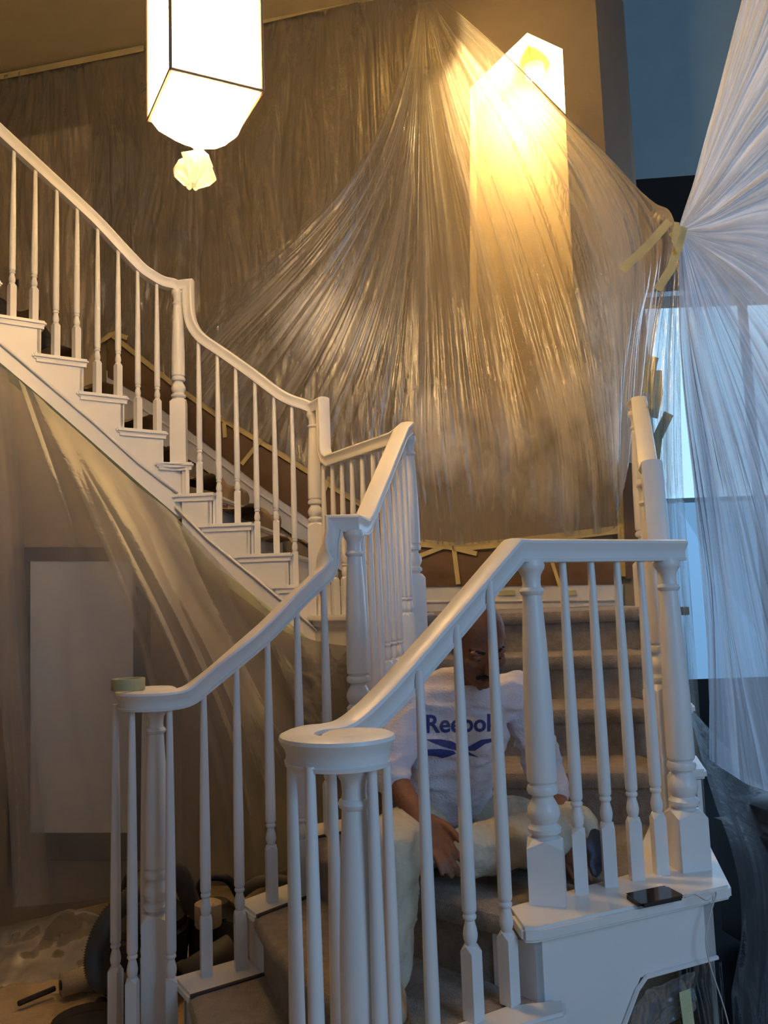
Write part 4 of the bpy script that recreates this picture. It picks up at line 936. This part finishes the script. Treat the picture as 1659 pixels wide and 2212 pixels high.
def fuse(name, bm, vox, m, parent, smooth=6, fn=None, factor=.5):
    bmesh.ops.recalc_face_normals(bm, faces=bm.faces)
    me = bpy.data.meshes.new(name); bm.to_mesh(me); bm.free(); o = bpy.data.objects.new(name, me); COL.objects.link(o)
    r = o.modifiers.new('r', 'REMESH'); r.mode = 'VOXEL'; r.voxel_size = vox
    sm = o.modifiers.new('s', 'SMOOTH'); sm.iterations = smooth; sm.factor = factor
    bpy.context.view_layer.update(); dg = bpy.context.evaluated_depsgraph_get()
    me2 = bpy.data.meshes.new_from_object(o.evaluated_get(dg)); bpy.data.objects.remove(o); bpy.data.meshes.remove(me); me2.name = name
    if fn:
        nr = [v.normal.copy() for v in me2.vertices]
        for v, n in zip(me2.vertices, nr): v.co = fn(v.co, n)
    off = V((0, 0, 0)); p = parent
    while p is not None: off += p.location; p = p.parent
    for v in me2.vertices: v.co -= off
    me2.materials.clear(); return link(name, me2, m, parent, smooth=True)
from mathutils import noise as MN
J = dict(pel=PY(968, 1800, 2.66), wst=PY(965, 1700, 2.62), chs=PY(985, 1580, 2.57), nck=PY(1022, 1478, 2.53), hd=PY(1036, 1392, 2.46),
         sR=PY(893, 1520, 2.56), sL=PY(1118, 1497, 2.66), eR=PY(838, 1665, 2.44), wR=PY(905, 1765, 2.30), eL=PY(1178, 1665, 2.66), wL=PY(1222, 1790, 2.47),
         hR=PY(920, 1815, 2.60), kR=PY(838, 1838, 2.20), aR=PY(822, 2130, 2.13), hL=PY(1015, 1800, 2.64), kL=PY(1236, 1800, 2.50), aL=PY(1010, 1838, 2.36))
for k_ in ('hL', 'kL', 'aL', 'hR', 'pel'): J[k_].z = max(J[k_].z, .81)
man = thing('person', 'bald man in a white long-sleeved shirt and cream work trousers seated on the landing', 'person', (J['pel'].x, J['pel'].y, .72))
# head frame: face looks down and a little to his left (picture right)
yaw = math.radians(13); pit = math.radians(-30)
Y_ = V((math.sin(yaw)*math.cos(pit), -math.cos(yaw)*math.cos(pit), math.sin(pit))).normalized()      # face forward
X_ = V((math.cos(yaw), math.sin(yaw), .06)); X_ = (X_-Y_*X_.dot(Y_)).normalized(); Z_ = X_.cross(Y_)
if Z_.z < 0: Z_ = -Z_
hc = J['hd']
def H(x, y, z): return hc+X_*x+Y_*y+Z_*z
fr = (X_, Y_, Z_)
bm = nb()
ell(bm, H(0, -.018, .038), .074, .094, .082, fr); ell(bm, H(0, .018, .0), .066, .070, .078, fr); ell(bm, H(0, .034, -.052), .050, .050, .050, fr); ell(bm, H(0, .062, -.088), .026, .022, .020, fr)
for s in (-1, 1):
    ell(bm, H(s*.030, .074, .022), .025, .012, .009, fr, 2); ell(bm, H(s*.040, .060, -.020), .023, .020, .022, fr, 2)
    ell(bm, H(s*.074, -.008, -.006), .010, .019, .032, fr, 2); capsule(bm, H(s*.044, .0, -.055), H(s*.02, .055, -.085), .026, .020)
capsule(bm, H(0, .080, .014), H(0, .104, -.026), .008, .013); ell(bm, H(0, .098, -.032), .017, .013, .009, fr, 2)
ell(bm, H(0, .085, -.056), .024, .010, .006, fr, 2); ell(bm, H(0, .083, -.066), .022, .010, .006, fr, 2)
capsule(bm, H(0, -.03, -.05), J['nck']+V((0, .02, -.02)), .056, .062)
capsule(bm, J['nck']+V((0, .04, -.05)), J['chs'], .05, .085, ((1, 0, 0), 1.3)); capsule(bm, J['chs'], J['pel'], .085, .09, ((1, 0, 0), 1.3))
def limb(bm, a, b, ra, rb): capsule(bm, J[a] if isinstance(a, str) else a, J[b] if isinstance(b, str) else b, ra, rb)
limb(bm, 'sR', 'eR', .052, .040); limb(bm, 'eR', 'wR', .042, .027); limb(bm, 'sL', 'eL', .052, .040); limb(bm, 'eL', 'wL', .042, .027)
capsule(bm, J['chs']+V((0, .04, .05)), J['sR'], .055, .045); capsule(bm, J['chs']+V((0, .04, .05)), J['sL'], .055, .045)
for a, b, c in (('hR', 'kR', 'aR'), ('hL', 'kL', 'aL')): limb(bm, a, b, .075, .05); limb(bm, b, c, .05, .038); limb(bm, 'pel', a, .09, .075)
def hand(bm, wr, kn, side, tips, thumb, wd=.042):
    """palm from wrist to knuckle centre; side = unit vector across the knuckles from index to little finger"""
    side = V(side).normalized()
    capsule(bm, wr, wr.lerp(kn, .5), .024, .026, (side, 1.25)); capsule(bm, wr.lerp(kn, .35), kn, .021, .017, (side, 1.9))
    for i, tip in enumerate(tips):
        k = kn+side*(-.030+.020*i); L = (V(tip)-k); up_ = V((0, 0, 1)) if abs(L.normalized().z) < .7 else V((0, -1, 0))
        bend = L.length*.22; m1 = k+L*.40+up_*bend; m2 = k+L*.75+up_*bend*.8; r = (.0098, .0102, .0096, .0082)[i]
        capsule(bm, k-L*.15, m1, r+.001, r, seg=8); capsule(bm, m1, m2, r, r*.92, seg=8); capsule(bm, m2, V(tip), r*.92, r*.8, seg=8)
    b = wr.lerp(kn, .3)-side*.026; m = b.lerp(V(thumb), .5)-side*.010; capsule(bm, b, m, .015, .0118, seg=8); capsule(bm, m, V(thumb), .0118, .009, seg=8)
knR = PY(948, 1828, 2.235); tR = [PY(1000, 1862, 2.22), PY(992, 1885, 2.20), PY(975, 1893, 2.19), PY(955, 1888, 2.18)]
hand(bm, J['wR'], knR, PY(925, 1850, 2.22)-PY(965, 1812, 2.25), tR, PY(993, 1815, 2.22))
knL = PY(1243, 1858, 2.39); tL = [PY(1283, 1880, 2.36), PY(1277, 1900, 2.35), PY(1264, 1913, 2.35), PY(1248, 1915, 2.36)]
hand(bm, J['wL'], knL, PY(1225, 1868, 2.40)-PY(1262, 1848, 2.38), tL, PY(1280, 1855, 2.36))
body = fuse('body', bm, .0042, M['skin'], man, 3)
# face details
def blob(name, m, items, parent, vox=None):
    bm = nb()
    for c, r in items: ell(bm, c, *r, fr, 2)
    return part(name, bm, m, parent, True)
for s in (-1, 1):
    blob('eye', M['eye'], [(H(s*.031, .0765, .004), (.011, .007, .0042))], body); blob('eyelid', M['skin'], [(H(s*.031, .080, .0115), (.017, .0085, .0075))], body)
    blob('iris', M['hair'], [(H(s*.031+.002, .0815, .002), (.0045, .003, .0036))], body)
    blob('eyebrow', M['hair'], [(H(s*(.018+.006*i), .0865-.0022*i*i*.5, .0265+.0022*i-.0006*i*i), (.0055, .004, .0045)) for i in range(6)], body)
blob('mustache', M['hair'], [(H(-.030+.005*i, .0975-.0000*i-.00022*abs(i-6)**2*1.3, -.046-.00022*(i-6)**2), (.0052, .006, .0062)) for i in range(13)], body)
blob('lips', mat('lips', (.16, .05, .04), .5), [(H(0, .091, -.062), (.020, .006, .0045))], body)
# shirt
def wr(scale, amp, st=(1, 1, 1)):
    def f(c, n):
        q = V((c.x*st[0], c.y*st[1], c.z*st[2]))*scale; h = MN.noise(q)+.5*MN.noise(q*2.1+V((3, 1, 7)))
        r = 1-abs(h)*2; return c+n*amp*r
    return f
bm = nb()
cs_, wsx = J['chs'], J['wst']; ax = (J['sL']-J['sR']).normalized()
capsule(bm, cs_+V((0, .02, .07)), cs_+V((0, .01, -.02)), .112, .118, (ax, 1.38)); capsule(bm, cs_, wsx+V((0, .0, -.03)), .120, .108, (ax, 1.25)); capsule(bm, wsx, J['pel']+V((0, .02, .02)), .112, .118, (ax, 1.25))
capsule(bm, cs_+V((0, .02, .09)), J['nck']+V((0, .030, -.035)), .095, .070, (ax, 1.22))
for S_ in 'RL':
    s_, e_, w_ = J['s'+S_], J['e'+S_], J['w'+S_]; capsule(bm, J['nck']+V((0, .04, -.06)), s_, .062, .062); capsule(bm, cs_+V((0, .02, .05)), s_, .08, .066); capsule(bm, s_, e_, .066, .054)
    capsule(bm, e_, e_.lerp(w_, .18 if S_ == 'R' else .40), .054, .048 if S_ == 'R' else .042)
shirt = fuse('shirt', bm, .0065, M['shirt'], man, 5, wr(7.5, .011, (1, 1, 2.3)))
col = nb(); nn = (J['nck']-hc).normalized(); rg_ = []
for i in range(29):
    a = i/28*2*math.pi; rg_.append(J['nck']+V((math.cos(a)*.074, .026+math.sin(a)*.064, .006-.014*max(0, -math.sin(a))+.016*math.sin(a))))
part('collar', tube(col, rg_, .008, 8, False), M['shirt'], shirt, True)
# trousers
bm = nb()
capsule(bm, J['pel']+V((-.05, .02, 0)), J['pel']+V((.05, .02, 0)), .118, .118); capsule(bm, J['pel']+V((0, .03, .04)), J['pel']+V((0, .0, .02)), .125, .12)
capsule(bm, J['hR'], J['kR'], .098, .082); capsule(bm, J['kR'], J['kR'].lerp(J['aR'], .5), .084, .076); capsule(bm, J['kR'].lerp(J['aR'], .5), J['aR']+V((0, 0, .03)), .076, .072)
for a_, b_ in (('hL', 'kL'),): capsule(bm, J[a_], J[b_], .095, .082)
capsule(bm, J['kL'], J['kL'].lerp(J['aL'], .5), .080, .072); capsule(bm, J['kL'].lerp(J['aL'], .5), J['aL'], .072, .066)
trou = fuse('trousers', bm, .0075, M['pants'], man, 5, wr(11, .008, (1, 1, 1.2)))
# shoe
ft = J['aR']; toe = ft+V((.035, -.14, 0)); bm = nb(); zf = .546
def fz_(p, z): return V((p.x, p.y, z))
capsule(bm, fz_(ft, zf+.06), fz_(ft, zf+.10), .045, .042); capsule(bm, fz_(ft+V((-.01, .04, 0)), zf+.035), fz_(ft.lerp(toe, .6), zf+.045), .036, .040); capsule(bm, fz_(ft.lerp(toe, .6), zf+.04), fz_(toe, zf+.030), .042, .028)
sh = fuse('shoe', bm, .006, M['shoe'], man, 4)
bm = nb(); pts = []
for i in range(24):
    a = i/24*2*math.pi; e = V((math.cos(a)*.047, math.sin(a)*.125, 0)); d_ = (toe-ft).normalized(); e = V((d_.y*-e.x*-1+d_.x*-e.y*-1, -d_.x*e.x+d_.y*e.y, 0)); c_ = ft.lerp(toe, .42); pts.append(V((c_.x+e.x, c_.y+e.y, zf-.0)))
part('sole', poly(bm, pts, (0, 0, .016)), M['sole'], sh)
# print on the chest
bpy.context.view_layer.update()
shw = [man.location+v.co for v in shirt.data.vertices]; bvh = BVHTree.FromPolygons(shw, [tuple(p.vertices) for p in shirt.data.polygons])
def onshirt(px, py, lift=.0025):
    d = ray(px, py); L = d.length; d = d/L; h = bvh.ray_cast(EYE, d)
    if h[0] is None:
        return EYE+d*2.5
    return h[0]-d*lift
def printmesh(name, bm, mapf):
    bmesh.ops.triangulate(bm, faces=bm.faces)
    for _ in range(4):
        es = [e for e in bm.edges if e.calc_length() > 8]
        if es: bmesh.ops.subdivide_edges(bm, edges=es, cuts=1); bmesh.ops.triangulate(bm, faces=bm.faces)
    for v in bm.verts: v.co = mapf(v.co)
    off = shirt.location+man.location; me = bpy.data.meshes.new(name)
    for v in bm.verts: v.co -= off
    bm.to_mesh(me); bm.free(); return link(name, me, M['logo'], shirt)
tx = bpy.data.curves.new('print_text', 'FONT'); tx.body = 'Reebok'; tx.size = 1; tx.offset = .022; tx.resolution_u = 4
to = bpy.data.objects.new('print_text', tx); COL.objects.link(to); bpy.context.view_layer.update()
tm = bpy.data.meshes.new_from_object(to.evaluated_get(bpy.context.evaluated_depsgraph_get())); bpy.data.objects.remove(to)
bm = bmesh.new(); bm.from_mesh(tm); xs = [v.co.x for v in bm.verts]; ys_ = [v.co.y for v in bm.verts]; xa, xb, ya, yb = min(xs), max(xs), min(ys_), max(ys_)
for v in bm.verts:
    f = (v.co.x-xa)/(xb-xa); g = (v.co.y-ya)/(yb-ya); v.co = V((921+158*f, 1584-4*f-(40-2*f)*g, 0))
printmesh('chest_lettering', bm, lambda c: onshirt(c.x, c.y))
for pl_ in ([(920, 1597), (952, 1597), (975, 1601), (1007, 1618), (998, 1622), (985, 1621), (955, 1612), (930, 1602)], [(1008, 1615), (1040, 1598), (1075, 1594), (1072, 1600), (1048, 1607), (1026, 1622), (1014, 1622)],
            [(920, 1619), (952, 1618), (980, 1622), (985, 1628), (970, 1634), (955, 1638), (961, 1629), (943, 1634), (946, 1628), (923, 1632)], [(1008, 1622), (1034, 1636), (1014, 1632)]):
    bm = nb(); bm.faces.new([bm.verts.new((x, y, 0)) for x, y in pl_]); printmesh('chest_emblem', bm, lambda c: onshirt(c.x, c.y))
# rag in his left hand
bm = nb(); rc = PY(1288, 1868, 2.36); rc.z = max(rc.z, .80)
ell(bm, rc, .028, .02, .065, (V((1, 0, 0)), V((0, 1, 0)), V((0, 0, 1))), 4)
for v in bm.verts: v.co += V((MN.noise(v.co*30), MN.noise(v.co*30+V((5, 0, 0))), MN.noise(v.co*22+V((0, 9, 0)))))*.014
tag(part('sanding_rag', bm, M['rag'], None, True), 'grey blue rag held by the man behind the short balusters', 'rag')
